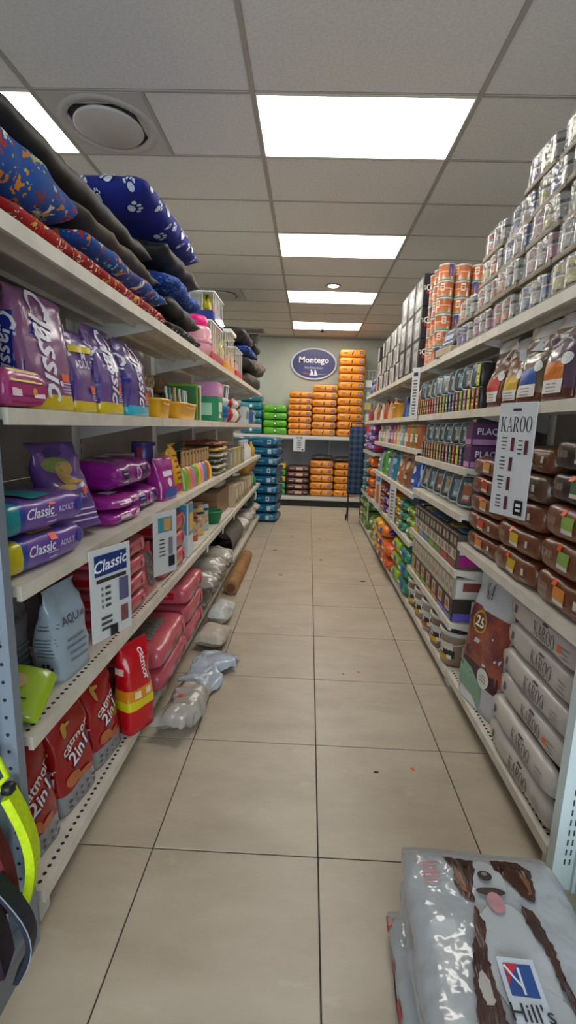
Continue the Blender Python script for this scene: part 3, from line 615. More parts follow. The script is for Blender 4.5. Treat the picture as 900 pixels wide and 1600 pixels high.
pet_cage('hamster cage with blue base stacked on the red based cage', (-.93, 4.05, Z1 + .315), .4, .3, .22, '#2a3580', '#d8d030')
pet_cage('hamster cage with orange yellow base close to the black beds', (-.93, 4.62, Z1), .5, .3, .34, '#e09a18', '#c8d060')
pet_cage('hamster cage with green base touching the black pet beds', (-.93, 5.2, Z1), .46, .3, .3, '#c82020', '#d8b020')
fur = mottled('#8a7b70', '#5e5048', 30, .95, .8, .02)
cushion('pet_bed', 'dark grey rolled pet bed lowest at the far end', 1.1, .38, .2, gry, (-.93, 6.5, Z1), RL, 61, (), None, .03)
cushion('pet_bed', 'black pet bed lying on the dark grey rolled one', .95, .42, .16, blk, (-.95, 6.25, Z1 + .205), RL, 62, (), None, .016)
cushion('pet_bed', 'brown fur pet bed hanging over the shelf end', .5, .4, .24, fur, (-.90, 6.98, Z1 + .205), RL, 63, (), None, .03)
cushion('pet_bed', 'blue patterned pet bed between the black beds', .8, .36, .12, star, (-.93, 6.15, Z1 + .37), RL, 64, (), None, .02)
cushion('pet_bed', 'black pet bed lying on the blue patterned one', 1.0, .36, .15, blk, (-.96, 5.95, Z1 + .495), RL, 65, (), None, .016)
t = thing('pet_sofa', 'black square-sided pet sofa on top of the far beds', 'pet bed', (-.95, 6.88, Z1 + .52), RL)
part('seat', sack(.56, .36, .14, 66, 5, 3.4, 0, .01, False), blk, t, True); part('bolster', xf(sack(.4, .3, .1, 67, 6, 3.6, 0, .01, False), (.28, 0, .12), ry=-PI / 2 + .2), blk, t, True); part('bolster', xf(sack(.55, .28, .1, 68, 6, 3.6, 0, .01, False), (0, .16, .12), rx_=PI / 2), blk, t, True)
# ================================================================== GOODS: left, second shelf
Z2 = LZ[3] + .001
def classic(W, D, H, seed, top, bandc, side, txt='Classic', th=.1, lean=.0, adult=False, tu=0.):
    d = [('side_panel', 'L', side, [('r', 0, H*.45, D*.78, H*.66)]), ('side_text', 'L', '#e6e6ee', [('t', txt, .01, H*.5, D*.36, -90, 'bi')]), ('fold_line', 'F', '#e4dfea', [('r', W*.44, H*.55, .006, H*.5)])]
    if not adult: d.append(('brand_print', 'F', '#eeeaf2', [('t', txt, tu, H*.55, th, -90, 'bi')]))
    else: d += [('brand_print', 'F', '#e6e0ee', [('t', 'ADULT', 0, H*.60, .026, 4, '')]), ('size_print', 'F', '#e6e0ee', [('t', 'M', 0, H*.70, .026, 0, 'b')]), ('yellow_stripe', 'F', '#d9c020', [('r', 0, H*.78, W*.9, .022, 4)])]
    d += [('price_sticker', 'F', '#ec5a22', [('r', W*.22, H*.3, .035, .025)]), ('fine_print', 'F', '#cbbbd6', lines(W*.1, W*.36, H*.17, H*.25, 4, seed))]
    return proto(standbag(W, D, H, seed, .01, .05, lean), bands('Z', [(0, bandc), (.14, top)], .25), d)
put(classic(.235, .14, .35, 71, '#8d5b84', '#d9c020', '#22308c', th=.088), 'pet_food_bag', 'pink and blue upright bag with big white script beside lying magenta bag', 'bag', (-.865, 1.475, Z2), RL - .12)
LPK = proto(sack(.22, .2, .105, 72, 8, 4.5, .0, .005, True), film('#b0407c', .25), [('yellow_edge', 'R', '#d9c828', [('r', 0, .082, .18, .03)]), ('panel_print', 'R', '#a81c66', [('r', 0, .036, .18, .05)]), ('fine_print', 'R', '#e9d0de', [('r', -.05, .04, .04, .02), ('r', .05, .035, .05, .012)]), ('gold_dot', 'R', '#d9a020', [('e', .03, .045, .02, .02)]), ('blue_print', 'F', '#2a2f8c', [('r', .05, .05, .08, .07)]), ('brand_print', 'F', '#efe6ee', [('t', 'ic', -.04, .06, .05, 0, 'bi')])])
put(LPK, 'pet_food_bag', 'magenta bag with yellow edge lying flat at the shelf end', 'bag', (-.86, 1.245, Z2), .0)
put(classic(.24, .14, .42, 73, '#5f4a9c', '#d9c020', '#22308c', adult=True), 'pet_food_bag', 'taller blue and purple bag with yellow top band behind others', 'bag', (-1.045, 1.78, Z2), RL)
put(classic(.17, .12, .28, 74, '#6b4a8c', '#d9c020', '#3a2a7c', adult=True), 'pet_food_bag', 'purple bag reading ADULT with yellow bottom band', 'bag', (-.855, 1.69, Z2), RL)
put(classic(.22, .15, .33, 75, '#6d4f8e', '#d9c020', '#3a2a7c', th=.076), 'pet_food_bag', 'purple script bag with yellow base next to the ADULT bag', 'bag', (-.86, 1.90, Z2), RL)
put(classic(.24, .15, .34, 76, '#6a4f94', '#2aa0c0', '#3d2f8c', th=.076), 'pet_food_bag', 'purple upright bag with cyan base half hidden between two script bags', 'bag', (-1.055, 2.08, Z2), RL)
put(classic(.26, .15, .33, 77, '#5f4a86', '#35b4d0', '#2c2f8c', th=.076), 'pet_food_bag', 'purple script bag with cyan base beside the mug tin', 'bag', (-.86, 2.20, Z2), RL)
# tin with a dog face, bins, boards
pr = proto(bevbox(.26, .14, .17, .01), flat('#c9c2ba', .4), [('face_print', 'F', '#4a342c', [('e', .03, .1, .13, .13)]), ('face_print', 'F', '#9a5a44', [('e', .03, .095, .09, .09)]), ('stripe', 'F', '#a89c90', [('r', 0, .02, .24, .03)])], False)
put(pr, 'pet_treat_box', 'white cardboard box printed with a round dog face', 'box', (-.975, 2.60, Z2 + .0), RL)
def bin_(label, loc, L, W, H, c):
    V = []
    for k, z in ((.86, 0), (.88, .004), (1, H), (1.04, H), (1.04, H - .012), (.97, H - .012), (.84, .01)):
        V.append([(sup(math.cos(2*PI*i/28), 6)*L/2*k, sup(math.sin(2*PI*i/28), 6)*W/2*k, z) for i in range(28)])
    t = thing('plastic_bin', label, 'bin', loc, RL); part('tub', loft(V), flat(c, .4, 0, .2), t, True); part('grip', tube([(-L*.2, -W*.5, H*.75), (-L*.15, -W*.53, H*.7), (L*.15, -W*.53, H*.7), (L*.2, -W*.5, H*.75)], .006), flat(c, .4, 0, .2), t, True); return t
bin_('small yellow plastic bin in front of the dog face box', (-.83, 2.52, Z2), .2, .12, .1, '#e6a91c')
bin_('long yellow plastic bin filled with toothbrushes', (-.84, 3.02, Z2), .44, .14, .1, '#e6a91c')
for k in range(14):
    c = ['#d8d8d4', '#3a3a3a', '#2c6a4a', '#c9b23a', '#d8d8d4', '#26464a', '#b8b8b0'][k % 7]
    tag(ob('pet_toothbrush', mesh('pet_toothbrush', join(tube([(0, 0, 0), (0, .01, .13)], .006, 6), cbox(0, .012, .12, .014, .012, .04)), flat(c, .4)), None, (-.86 + .03 * (k % 2), 2.85 + .026 * k, Z2 + .03), (0, 0, RL)), '%s pet toothbrush standing upright in the long yellow bin' % ['white', 'black', 'green', 'yellow', 'off-white', 'dark teal', 'grey'][k % 7], 'toothbrush', 'toothbrushes in the yellow bin')
for k, (c, cn) in enumerate((('#2e6a3a', 'dark green'), ('#7aa82a', 'lime green'), ('#5a3a26', 'brown'), ('#d8d8c8', 'cream'))):
    pr = proto(bevbox(.012, .24, .23 + .02 * (k % 2), .003), flat(c, .45), [('print', 'L', '#d8e0c0', [('r', 0, .12, .12, .1)])], False)
    put(pr, 'picture_board', '%s board standing behind the long yellow toothbrush bin' % cn, 'board', (-.92, 3.31 + .05 * k, Z2), RL)
def carton(L, W, H, c, decs=(), bev=.004): return proto(bevbox(L, W, H, bev), flat(c, .42), decs, False)
put(carton(.22, .2, .2, '#1f8a5c', [('print', 'F', '#d8e8dc', [('r', 0, .12, .14, .08), ('p', [(-.08, .03), (.05, .03), (-.02, .08)])]), ('print', 'L', '#9fd0b4', [('r', 0, .1, .1, .1)])]), 'toy_box', 'green and white toy carton below a pink box', 'box', (-.87, 4.05, Z2), RL)
put(carton(.22, .2, .12, '#c888b4', [('print', 'F', '#e0b8d4', [('r', 0, .06, .16, .06)])]), 'toy_box', 'pink carton stacked on the green toy carton', 'box', (-.87, 4.05, Z2 + .201), RL)
for k, (c, cn) in enumerate((('#1c6a9c', 'blue'), ('#2a86b8', 'light blue'), ('#d8dcd8', 'white'))):
    tag(ob('pet_bowl', mesh('pet_bowl', lathe([(.0, 0), (.09, 0), (.11, .06), (.12, .085), (.105, .085), (.09, .02), (0, .018)], 24), flat(c, .35, 0, .3), True), None, (-.88, 4.45, Z2 + .06 * k)), '%s plastic pet bowl in the stack of bowls by the green carton' % cn, 'bowl', 'stacked pet bowls')
tag(ob('wire_basket', mesh('wire_basket', join(*[tube([(.1*math.cos(a), .1*math.sin(a), 0), (.11*math.cos(a), .11*math.sin(a), .12)], .005, 5) for a in [2*PI*i/16 for i in range(16)]], *[tube([(r*math.cos(2*PI*i/20), r*math.sin(2*PI*i/20), z) for i in range(21)], .005, 5) for r, z in ((.1, .003), (.11, .12))]), flat('#e4e6e4', .4)), None, (-.88, 4.45, Z2 + .21)), 'white slatted basket on top of the stacked bowls', 'basket')
random.seed(11)
def plush(label, loc, c, s=1):
    t = thing('plush_toy', label, 'toy', loc, RL); m = mottled(c, c, 30, .9, .6, .01)
    part('body', xf(sack(.14*s, .12*s, .16*s, 5, 2.2, 2.1, 0, .006, False), (0, 0, 0)), m, t, True); part('head', xf(sack(.1*s, .1*s, .1*s, 6, 2.2, 2.1, 0, .004, False), (0, -.01, .14*s)), m, t, True)
    for x in (-.035, .035): part('ear', xf(sack(.035*s, .02*s, .04*s, 7, 2.2, 2.1, 0, .002, False, 9, 10), (x*s, 0, .22*s)), m, t, True)
plush('red plush toy sitting next to the stacked pet bowls', (-.86, 4.85, Z2), '#a82024'); plush('white plush toy sitting beside the red plush toy', (-.84, 5.12, Z2), '#d8cfc4'); plush('brown plush toy sitting beside the white plush toy', (-.86, 5.4, Z2), '#8a5a3a')
put(carton(.3, .25, .2, '#b9c4c8', [('print', 'F', '#6a7a88', [('r', 0, .1, .2, .1)])]), 'toy_box', 'pale grey carton beyond the plush toys', 'box', (-.9, 5.85, Z2), RL)
put(carton(.2, .2, .16, '#2a66a8', [('print', 'F', '#d8dce0', [('e', 0, .08, .1, .1)])]), 'toy_box', 'blue carton near the far end of the bowl shelf', 'box', (-.87, 6.5, Z2), RL); plush('tan plush toy at the far end of the bowl shelf', (-.85, 6.95, Z2), '#c08858', .8)
for k, (y, c, cn) in enumerate(((2.62, '#b0a088', 'beige'), (2.95, '#c8b890', 'straw'), (3.3, '#8a6a4c', 'brown'), (3.78, '#a89070', 'tan'))):
    cushion('rope_toy', '%s rope toy bundle lying behind the yellow bins' % cn, .3, .16, .12, mottled(c, '#5c4a38', 40, .9, .5, .01), (-1.08, y, Z2 + .17), RL, 80 + k, wr=.03)
for k, (y, h) in enumerate(((2.65, .168), (3.0, .168), (3.35, .168), (3.78, .168))): put(carton(.33, .1, h, '#7d7468', [('print', 'F', '#a89c88', [('r', 0, .08, .2, .06)])]), 'storage_carton', 'grey brown carton under the %s rope toy bundle' % ('beige', 'straw', 'brown', 'tan')[k], 'box', (-1.11, y, Z2), RL)
# ================================================================== GOODS: left, third shelf
Z3 = LZ[2] + .001
def lyclassic(seed, edge, cn):
    return proto(sack(.40, .27, .105, seed, 9, 4.6, .0, .006, True), bands('X', [(0, edge), (.2, '#2c3f9c'), (.26, '#6a4a9c')], .28), [('brand_print', 'F', '#e8e4f0', [('t', 'Classic', -.035, .06, .032, 0, 'bi')]), ('fine_print', 'F', '#cbbfe0', [('t', 'ADULT', .085, .055, .018, 0, 'b')] + lines(-.02, .04, .025, .04, 2, 3)), ('badge', 'F', '#2a3f9c', [('e', .16, .055, .04, .045)]), ('end_print', 'L', edge, [('r', 0, .05, .25, .06)]), ('price_sticker', 'F', '#ec4a22', [('r', .02, .085, .03, .02)]), ('top_print', 'T', edge, [('r', .0, -.05, .1, .12)])])
put(lyclassic(91, '#c9b820', 'y'), 'pet_food_bag', 'purple bag with yellow end lying below the teal ended one', 'bag', (-.90, 1.345, Z3), RL - .1)
put(lyclassic(92, '#1c8a94', 't'), 'pet_food_bag', 'purple bag with teal end lying on the yellow ended one', 'bag', (-.90, 1.345, Z3 + .108), RL - .08)
for k in range(2): put(proto(sack(.3, .11, .15, 93 + k, 8, 4, 0, .006, True), film('#3a2040', .3), [('logo_box', 'L', '#4a3f70', [('r', -.0, .08, .06, .08)]), ('letter', 'L', '#c9c4d8', [('t', 'M', 0, .07, .03, 0, 'b')])]), 'pet_food_bag', 'dark purple bag lying at the panel, %s of two' % ('lower', 'upper')[k], 'bag', (-1.11, 1.40, Z3 + .151 * k), RL)
pr = proto(standbag(.22, .1, .34, 95, .012, .08), film('#6b4a92', .22), [('picture', 'F', '#7a8a4a', [('e', -.02, .25, .13, .06)]), ('picture', 'F', '#b8935a', [('e', .0, .2, .06, .12), ('e', .02, .235, .05, .05), ('e', -.03, .15, .09, .04)]), ('ribbon', 'F', '#c9a040', [('e', .02, .18, .1, .02)]), ('banner', 'F', '#4a2a7a', [('r', .01, .12, .12, .05)]), ('text_print', 'F', '#d8cce6', [('t', 'ADULT', .01, .12, .018, 0, '')] + lines(-.08, .1, .03, .07, 3, 9)), ('price_sticker', 'F', '#e84a20', [('r', .05, .14, .02, .025)]), ('logo_box', 'F', '#4a3a70', [('r', -.01, .3, .07, .03, 5)])])
put(pr, 'pet_food_bag', 'purple bag with dog picture leaning back behind the lying bags', 'bag', (-.87, 1.68, Z3 + .024), RL - .3, None, -.3)
MG = '#8a1a86'
def mag(L, W, T, seed, big=True):
    return proto(sack(L, W, T, seed, 6, 3.2, .02, .008, True), film(MG, .22), [('logo_box', 'L', '#2a1f5c', [('r', -.05, T*.55, .07, T*.62)]) if False else ('logo_box', 'F', '#2a1f5c', [('r', -L*.3, T*.55, .07, T*.62)]), ('letter_box', 'F', '#d8d4e4', [('r', -L*.3, T*.42, .055, T*.3)]), ('letter', 'F', '#1d1840', [('t', 'M', -L*.3, T*.42, T*.22, 0, 'b')]), ('top_logo', 'T', '#d6cfe2', [('r', 0, .02, .09, .05)]), ('brand_print', 'F', '#d8cfe2', [('e', 0, T*.5, .055, T*.45)]), ('ring', 'F', MG, [('e', 0, T*.5, .038, T*.3)]), ('stripe', 'F', '#2a1f5c', [('r', L*.15, T*.5, .03, T*.5), ('r', L*.28, T*.5, .02, T*.5)])])
put(mag(.46, .3, .14, 96), 'pet_food_bag', 'magenta bag with M badge lying on top of other magenta bags', 'bag', (-.96, 2.19, Z3 + .126), RL)
for k in range(2): put(proto(sack(.3, .32, .06, 97 + k, 6, 3.2, .01, .01, True), film('#9c2a8c', .2, .6), [('brand_print', 'F', '#e0c8dc', [('r', -.05, .033, .1, .014), ('r', .08, .03, .06, .018)]), ('top_logo', 'T', '#d9cfe0', [('r', 0, -.06, .1, .05)])]), 'pet_food_bag', 'thin magenta bag without badge, %s of the pair under the M badge bag' % ('lower', 'upper')[k], 'bag', (-.94, 2.0, Z3 + .062 * k), RL)
put(mag(.34, .3, .115, 99), 'pet_food_bag', 'magenta bag lying beside the thin pair under the top magenta bag', 'bag', (-.955, 2.34, Z3), RL)
put(carton(.16, .12, .06, '#b8b4b0'), 'storage_carton', 'flat grey carton behind the striped purple tin', 'box', (-1.09, 2.66, Z3 + .196), RL)
put(carton(.25, .2, .195, '#6a2a6a'), 'storage_carton', 'purple carton under the striped purple tin', 'box', (-1.045, 2.76, Z3), RL)
pr = proto(lathe([(0, 0), (.07, 0), (.072, .004), (.07, .008), (.07, .112), (.072, .116), (.07, .12), (0, .118)], 24), flat('#4f3f86', .3, .2), [('label_print', 'F', '#d4cfe0', [('r', 0, .06, .05, .08)]), ('label_print', 'L', '#a83a4a', [('r', 0, .06, .03, .06)])])
put(pr, 'pet_food_tin', 'purple tin with silver rims standing on the purple carton', 'tin', (-1.0, 2.80, Z3 + .196), RL)
put(proto(standbag(.2, .12, .24, 101, .01, .05), film('#a02a86', .22), [('brand_print', 'F', '#e4d4e4', [('r', 0, .15, .12, .03), ('e', 0, .1, .06, .05)]), ('blue_print', 'F', '#3a5aa0', [('r', 0, .04, .15, .05)])]), 'pet_food_bag', 'magenta upright pouch beside the yellow pouch', 'bag', (-.845, 2.64, Z3), RL - .15)
put(proto(standbag(.17, .1, .31, 102, .012, .07), film('#d9a01a', .22), [('brand_print', 'F', '#8a3a10', lines(-.05, .05, .1, .24, 5, 2)), ('base_print', 'F', '#b01c5a', [('r', 0, .04, .13, .05)])]), 'pet_food_bag', 'golden yellow upright pouch beside the wooden clip packs', 'bag', (-.85, 2.86, Z3), RL)
for k in range(9):
    c, cn = [('#7aa03a', 'green'), ('#c88a3a', 'amber'), ('#d06a94', 'pink'), ('#6a9a4a', 'leaf green'), ('#e0b428', 'yellow'), ('#e08ab0', 'light pink'), ('#4a8a9a', 'blue green'), ('#c04a3a', 'red'), ('#d8c048', 'lemon')][k]
    t = thing('treat_pack', '%s treat pack with a wooden clip header in its row' % cn, 'treat pack', (-.85, 3.02 + .092 * k, Z3), RL)
    part('pouch', standbag(.08, .13, .17, 103 + k, .005, .02, 0, .03, 4), film(c, .25), t, True); part('header_card', bevbox(.05, .016, .1, .003), flat('#b08a5c', .7), t, loc=(0, -.03, .155)); part('clip_hole', xf(lathe([(.008, 0), (.008, .003)], 10), (0, -.0395, .235), rx_=PI / 2), flat('#3a2c1e', .8), t)
random.seed(21)
for k in range(6):
    c, cn = [('#8a8478', 'grey'), ('#a8a294', 'pale grey'), ('#6a665e', 'dark grey'), ('#b8ac94', 'beige'), ('#b89a48', 'mustard'), ('#8a4a3a', 'rust')][k]
    cushion('pet_blanket', 'folded %s pet blanket, %s in the patterned blanket pile' % (cn, nth(k, 6)), .5, .34, .052, spots(c, ['#ded6c8', '#4a443c', c, '#c9a63c'], 26, .35), (-.93, 4.18, Z3 + k * .05), RL, 110 + k, wr=.014)
for k, (y, c, cn) in enumerate(((4.62, '#8a8276', 'grey'), (4.9, '#a89c80', 'beige'), (5.18, '#b0a848', 'olive yellow'), (5.46, '#948a7c', 'taupe'))):
    put(carton(.25, .18, .2, c, [('print', 'F', '#c9c2ae', [('r', 0, .1, .1, .12)]), ('rim', 'T', '#6a645a', [('r', 0, 0, .2, .14)])]), 'storage_box', '%s storage box in the row beside the white figurines' % cn, 'box', (-.86, y, Z3), RL)
for k, y in enumerate((5.85, 6.1, 6.35)): tag(ob('bottle', mesh('bottle', lathe([(0, 0), (.07, 0), (.075, .03), (.07, .14), (.03, .19), (.03, .215), (.036, .22), (.036, .25), (0, .255)], 18), flat('#d9d9d6', .35), True), None, (-.86, y, Z3)), 'white shampoo bottle standing between grey boxes and the yellow one', 'bottle', 'white bottles on the third left shelf')
tag(ob('bottle', mesh('bottle', lathe([(0, 0), (.06, 0), (.065, .12), (.025, .17), (.025, .21), (0, .215)], 18), flat('#c89a3a', .35), True), None, (-.84, 6.72, Z3)), 'amber yellow shampoo bottle at the far end beside white bottles', 'bottle')
put(carton(.4, .12, .22, '#332a26'), 'storage_box', 'dark brown box behind the storage boxes', 'box', (-1.08, 5.1, Z3), RL)
# ================================================================== GOODS: left, fourth shelf
Z4 = LZ[1] + .001
def greybag(c, seed, W, D, H, pawc, label, loc, rz, rx_=0):
    pr = proto(standbag(W, D, H, seed, .012, .06), film(c, .24, .6), [('paw_print', 'L', pawc, [('paw', 0, .04, .05)]), ('fine_print', 'L', '#66707c', lines(-D*.3, D*.3, .09, .15, 6, seed)), ('line_print', 'L', '#5a6470', [('r', 0, H*.58, D*.62, .004), ('r', 0, H*.62, D*.62, .003)]), ('brand_print', 'F', '#5a5560', [('t', 'AQUA', 0, H*.62, .035, 0, 'b')]), ('fine_print', 'F', '#707a86', lines(-.07, .07, .06, .13, 4, seed + 1))])
    put(pr, 'cat_litter_bag', label, 'bag', loc, rz, None, rx_)
greybag('#77777a', 121, .16, .11, .37, '#26242c', 'dark grey cat litter bag with black paw print', (-.985, 1.40, Z4), RL - .03)
greybag('#9fb0bd', 122, .18, .125, .32, '#2a2450', 'pale blue grey cat litter bag with navy paw print at shelf front', (-.845, 1.50, Z4), RL - .08)
put(proto(standbag(.26, .1, .36, 123, .01, .05), film('#6a6c70', .22), [('brand_print', 'F', '#c4c6cc', [('t', 'IQUAZ', 0, .24, .05, 0, 'b')])]), 'cat_litter_bag', 'grey bag with white lettering behind the pale blue grey bag', 'bag', (-1.1, 1.63, Z4), RL)
put(proto(sack(.16, .17, .05, 124, 6, 3.4, .04, .006, False), film('#9ab32c', .25), [('picture', 'F', '#c8a878', [('e', -.01, .03, .05, .03)]), ('dark_edge', 'T', '#2c3a12', [('r', -.02, -.03, .1, .005)]), ('picture', 'T', '#c8a878', [('e', -.02, .02, .06, .05)])]), 'treat_bag', 'lime green treat bag leaning at the end of the fourth shelf', 'bag', (-.845, 1.245, Z4 + .05), .25, None, .45, .35)
for k in range(3): put(proto(sack(.24, .1, .11, 125 + k, 6, 3.6, .0, .006, True), film('#2a2829', .25)), 'cat_litter_bag', 'black bag lying against the panel, %s of its stack' % nth(k, 3), 'bag', (-1.115, 1.31, Z4 + .111 * k), RL)
PKc = '#bd5663'
def pink(L, W, T, seed, win=False):
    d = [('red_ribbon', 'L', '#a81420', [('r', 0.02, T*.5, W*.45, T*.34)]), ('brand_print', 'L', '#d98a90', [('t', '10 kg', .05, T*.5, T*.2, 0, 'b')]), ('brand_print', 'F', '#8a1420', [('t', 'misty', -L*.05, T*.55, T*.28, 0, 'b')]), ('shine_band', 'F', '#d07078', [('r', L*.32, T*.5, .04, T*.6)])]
    if win: d += [('window', 'T', mottled('#8a8480', '#5a5552', 45, .7, .6, .01), [('r', -.02, 0, L*.55, W*.55)])]
    return proto(sack(L, W, T, seed, 9, 5, .0, .006, True), film(PKc, .26), d)
P1 = [pink(.42, .36, .088, 131), pink(.42, .36, .088, 132)]
for k in range(4): put(P1[k % 2], 'cat_litter_sack', 'pink cat litter sack, %s of the stack between the hanging signs' % nth(k, 4), 'sack', (-.95, 1.98, Z4 + .0885 * k), RL, 'pink sacks on the fourth left shelf')
WG = mottled('#77716e', '#4c4745', 50, .6, .6, .012)
put(proto(standbag(.2, .1, .25, 134, .008, .05), film(PKc, .25), [('window', 'F', WG, [('e', .01, .12, .14, .19)]), ('red_arc', 'F', '#b8141e', [('r', 0, .225, .12, .02)])]), 'cat_litter_sack', 'small pink pouch showing grey granules behind the second sign', 'bag', (-.845, 2.30, Z4), RL)
P2 = [pink(.46, .36, .112, 135, True), pink(.46, .36, .112, 136)]
for k in range(3): put(P2[(k + 1) % 2], 'cat_litter_sack', 'pink cat litter sack, %s of the stack beside the pale blue box' % nth(k, 3), 'sack', (-.95, 2.69, Z4 + .1125 * k), RL, 'pink sacks on the fourth left shelf')
put(carton(.13, .3, .36, '#cfd8de', [('blue_print', 'L', '#4a9ac0', [('r', 0, .25, .28, .2)]), ('yellow_print', 'L', '#d9b03a', [('r', .04, .22, .16, .12)]), ('grid_print', 'L', '#9aa6b8', lines(-.12, .12, .03, .12, 5, 4)), ('blue_print', 'F', '#4a9ac0', [('r', 0, .25, .12, .2)]), ('yellow_print', 'F', '#d9b03a', [('r', 0, .23, .1, .12)])]), 'chew_box', 'tall pale blue and yellow box beside the pink sacks', 'box', (-.92, 3.02, Z4), RL)
random.seed(5)
for k in range(8):
    c, cn = [('#4a8ab0', 'blue'), ('#c8b490', 'cream'), ('#b85a3a', 'brick red'), ('#3a7aa8', 'deep blue'), ('#d0b070', 'tan'), ('#7a5a44', 'brown'), ('#a8b8b0', 'sage'), ('#c07840', 'orange brown')][k]
    put(proto(standbag(.105, .035, .22, 140 + k, .01, .05), film(c, .25), [('window', 'F', mottled('#d8c8a8', '#8a5a3a', 30, .5, .3), [('e', 0, .1, .11, .11)]), ('print', 'F', '#2a3a4a', [('r', 0, .18, .12, .02)])]), 'chew_bag', '%s bag of chew bones beyond the pale blue and yellow box' % cn, 'bag', (-.86 - .06 * (k % 2), 3.19 + .095 * k, Z4), RL - .7)
tag(ob('plant_pot', mesh('plant_pot', lathe([(0, 0), (.07, 0), (.095, .1), (.1, .1), (.1, .115), (.088, .115), (.07, .02), (0, .02)], 22), flat('#1a7a4a', .4), True), None, (-.85, 4.08, Z4)), 'green plastic feeding pot at the shelf front by chew bags', 'pot')
put(carton(.62, .32, .24, '#8a6a4a', [('flap_line', 'F', '#5c4430', [('r', 0, .16, .6, .006)]), ('print', 'F', '#4a3626', lines(-.2, .2, .1, .13, 2, 6)), ('flap_line', 'L', '#5c4430', [('r', 0, .16, .3, .006)])]), 'cardboard_box', 'brown cardboard box at the middle of fourth left shelf', 'box', (-1.0, 4.6, Z4), RL)
cushion('paper_roll', 'white rolled mat lying on the brown cardboard box', .34, .12, .1, flat('#cfcbc2', .6), (-.92, 4.7, Z4 + .241), RL, 151, wr=.005, n=2.1); cushion('cloth_bundle', 'blue and grey cloth bundle lying on the brown cardboard box', .3, .2, .1, mottled('#5a6ea0', '#8a8c92', 12, .8, .4), (-1.06, 4.32, Z4 + .241), RL, 152)
for k in range(7):
    c, cn = [('#b8a888', 'sand'), ('#a89878', 'khaki'), ('#c0b498', 'cream'), ('#9a8a70', 'brown'), ('#b0a050', 'olive'), ('#c8bca0', 'ivory'), ('#8a7a60', 'umber')][k]
    put(carton(.22, .16, .24 - .02 * (k % 3), c, [('print', 'F', '#e4dcc8', [('r', 0, .14, .1, .1)]), ('print', 'F', '#6a5a44', [('r', 0, .05, .14, .03)])]), 'chew_carton', '%s carton in the row of chew cartons under the yellow tub' % cn, 'box', (-.85, 5.02 + .235 * k, Z4), RL)
t = thing('litter_tray', 'large yellow plastic litter tray lying over the chew cartons', 'tray', (-.955, 6.6, Z4 + .245), RL)
part('tub', loft([[(sup(math.cos(2*PI*i/32), 7)*a, sup(math.sin(2*PI*i/32), 7)*b, z) for i in range(32)] for a, b, z in ((.44, .16, 0), (.48, .19, .12), (.5, .205, .12), (.5, .205, .135), (.465, .18, .135), (.43, .15, .01))]), flat('#d99a14', .4, 0, .2), t, True)
tag(ob('bottle_cap_jug', mesh('bottle_cap_jug', lathe([(0, 0), (.05, 0), (.055, .1), (.03, .14), (.03, .17), (0, .172)], 18), flat('#1c8a50', .4), True), None, (-.82, 6.86, Z4)), 'small green bottle at the far end of the fourth left shelf', 'bottle')
# ================================================================== GOODS: left, bottom shelf and floor
Z5 = LZ[0] + .001
def catmor(seed, W, D, H):
    return proto(standbag(W, D, H, seed, .012, .05), bands('Z', [(0, '#8d8d90'), (.2, '#9c1a1c'), (.9, '#8a1416')], .22), [('brand_print', 'F', '#e2dede', [('t', 'catmor', .01, H*.62, .032, 20, 'b')]), ('shadow_print', 'F', '#1d2258', [('t', '2in1', .014, H*.49, .058, 18, 'b')]), ('number_print', 'F', '#e8e6e8', [('t', '2in1', .011, H*.495, .05, 18, 'b')]), ('cat_print', 'F', '#b86a3a', [('e', -.04, H*.3, .07, .05), ('e', .02, H*.26, .08, .035)]), ('pellets', 'F', '#4a4a58', [('e', x, y, .016, .011) for x in (-.07, -.035, 0, .035, .07) for y in (H*.07, H*.13)]), ('gold_swirl', 'F', '#b8923a', [('e', -.05, H*.78, .02, .06), ('e', -.035, H*.82, .035, .016)]), ('paw_print', 'L', '#d99a2a', [('paw', 0, H*.62, .04)]), ('number_print', 'L', '#e0dcdc', [('t', '2in1', 0, H*.36, .036, 0, 'b'), ('t', 'catmor', 0, H*.46, .018, 0, 'b')]), ('amber_print', 'L', '#c07820', [('r', 0, H*.2, D*.7, H*.14)])])
CM = [catmor(161, .205, .13, .40), catmor(162, .205, .13, .40)]
put(CM[0], 'cat_food_bag', 'red cat food bag nearest the grey end frame on the bottom shelf', 'bag', (-.875, 1.265, Z5), RL - .15, 'red cat food bags on the bottom shelf')
put(CM[1], 'cat_food_bag', 'red cat food bag in the middle of the three with 2in1 print', 'bag', (-.86, 1.495, Z5), RL - .15, 'red cat food bags on the bottom shelf')
put(CM[0], 'cat_food_bag', 'red cat food bag beside the yellow banded tall red one', 'bag', (-.85, 1.725, Z5), RL - .12, 'red cat food bags on the bottom shelf')
for k in range(2): put(proto(sack(.34, .14, .16, 163 + k, 8, 4, .0, .006, True), film(('#5a1a10', '#8a4a18')[k], .25)), 'cat_food_bag', '%s bag lying behind the red cat food bags' % ('dark maroon', 'burnt orange')[k], 'bag', (-1.09, 1.36, Z5 + .165 * k), RL)
pr = proto(standbag(.155, .12, .42, 166, .012, .02, 0, .05, 4), bands('Z', [(0, '#c0101c'), (.27, '#d9c81c'), (.37, '#d98a1c'), (.5, '#c0101c')], .18), [('brand_print', 'F', '#ece6e6', [('t', 'catmor', .025, .31, .032, -86, 'b')]), ('band_print', 'F', '#f0d9b0', [('r', -.03, .185, .03, .035), ('r', .03, .185, .03, .03)]), ('side_print', 'L', '#e6c0b8', [('r', 0, .3, .05, .03)])])
put(pr, 'cat_food_bag', 'tall bright red bag with yellow band jutting over the aisle', 'bag', (-.765, 1.93, Z5), RL - .45)
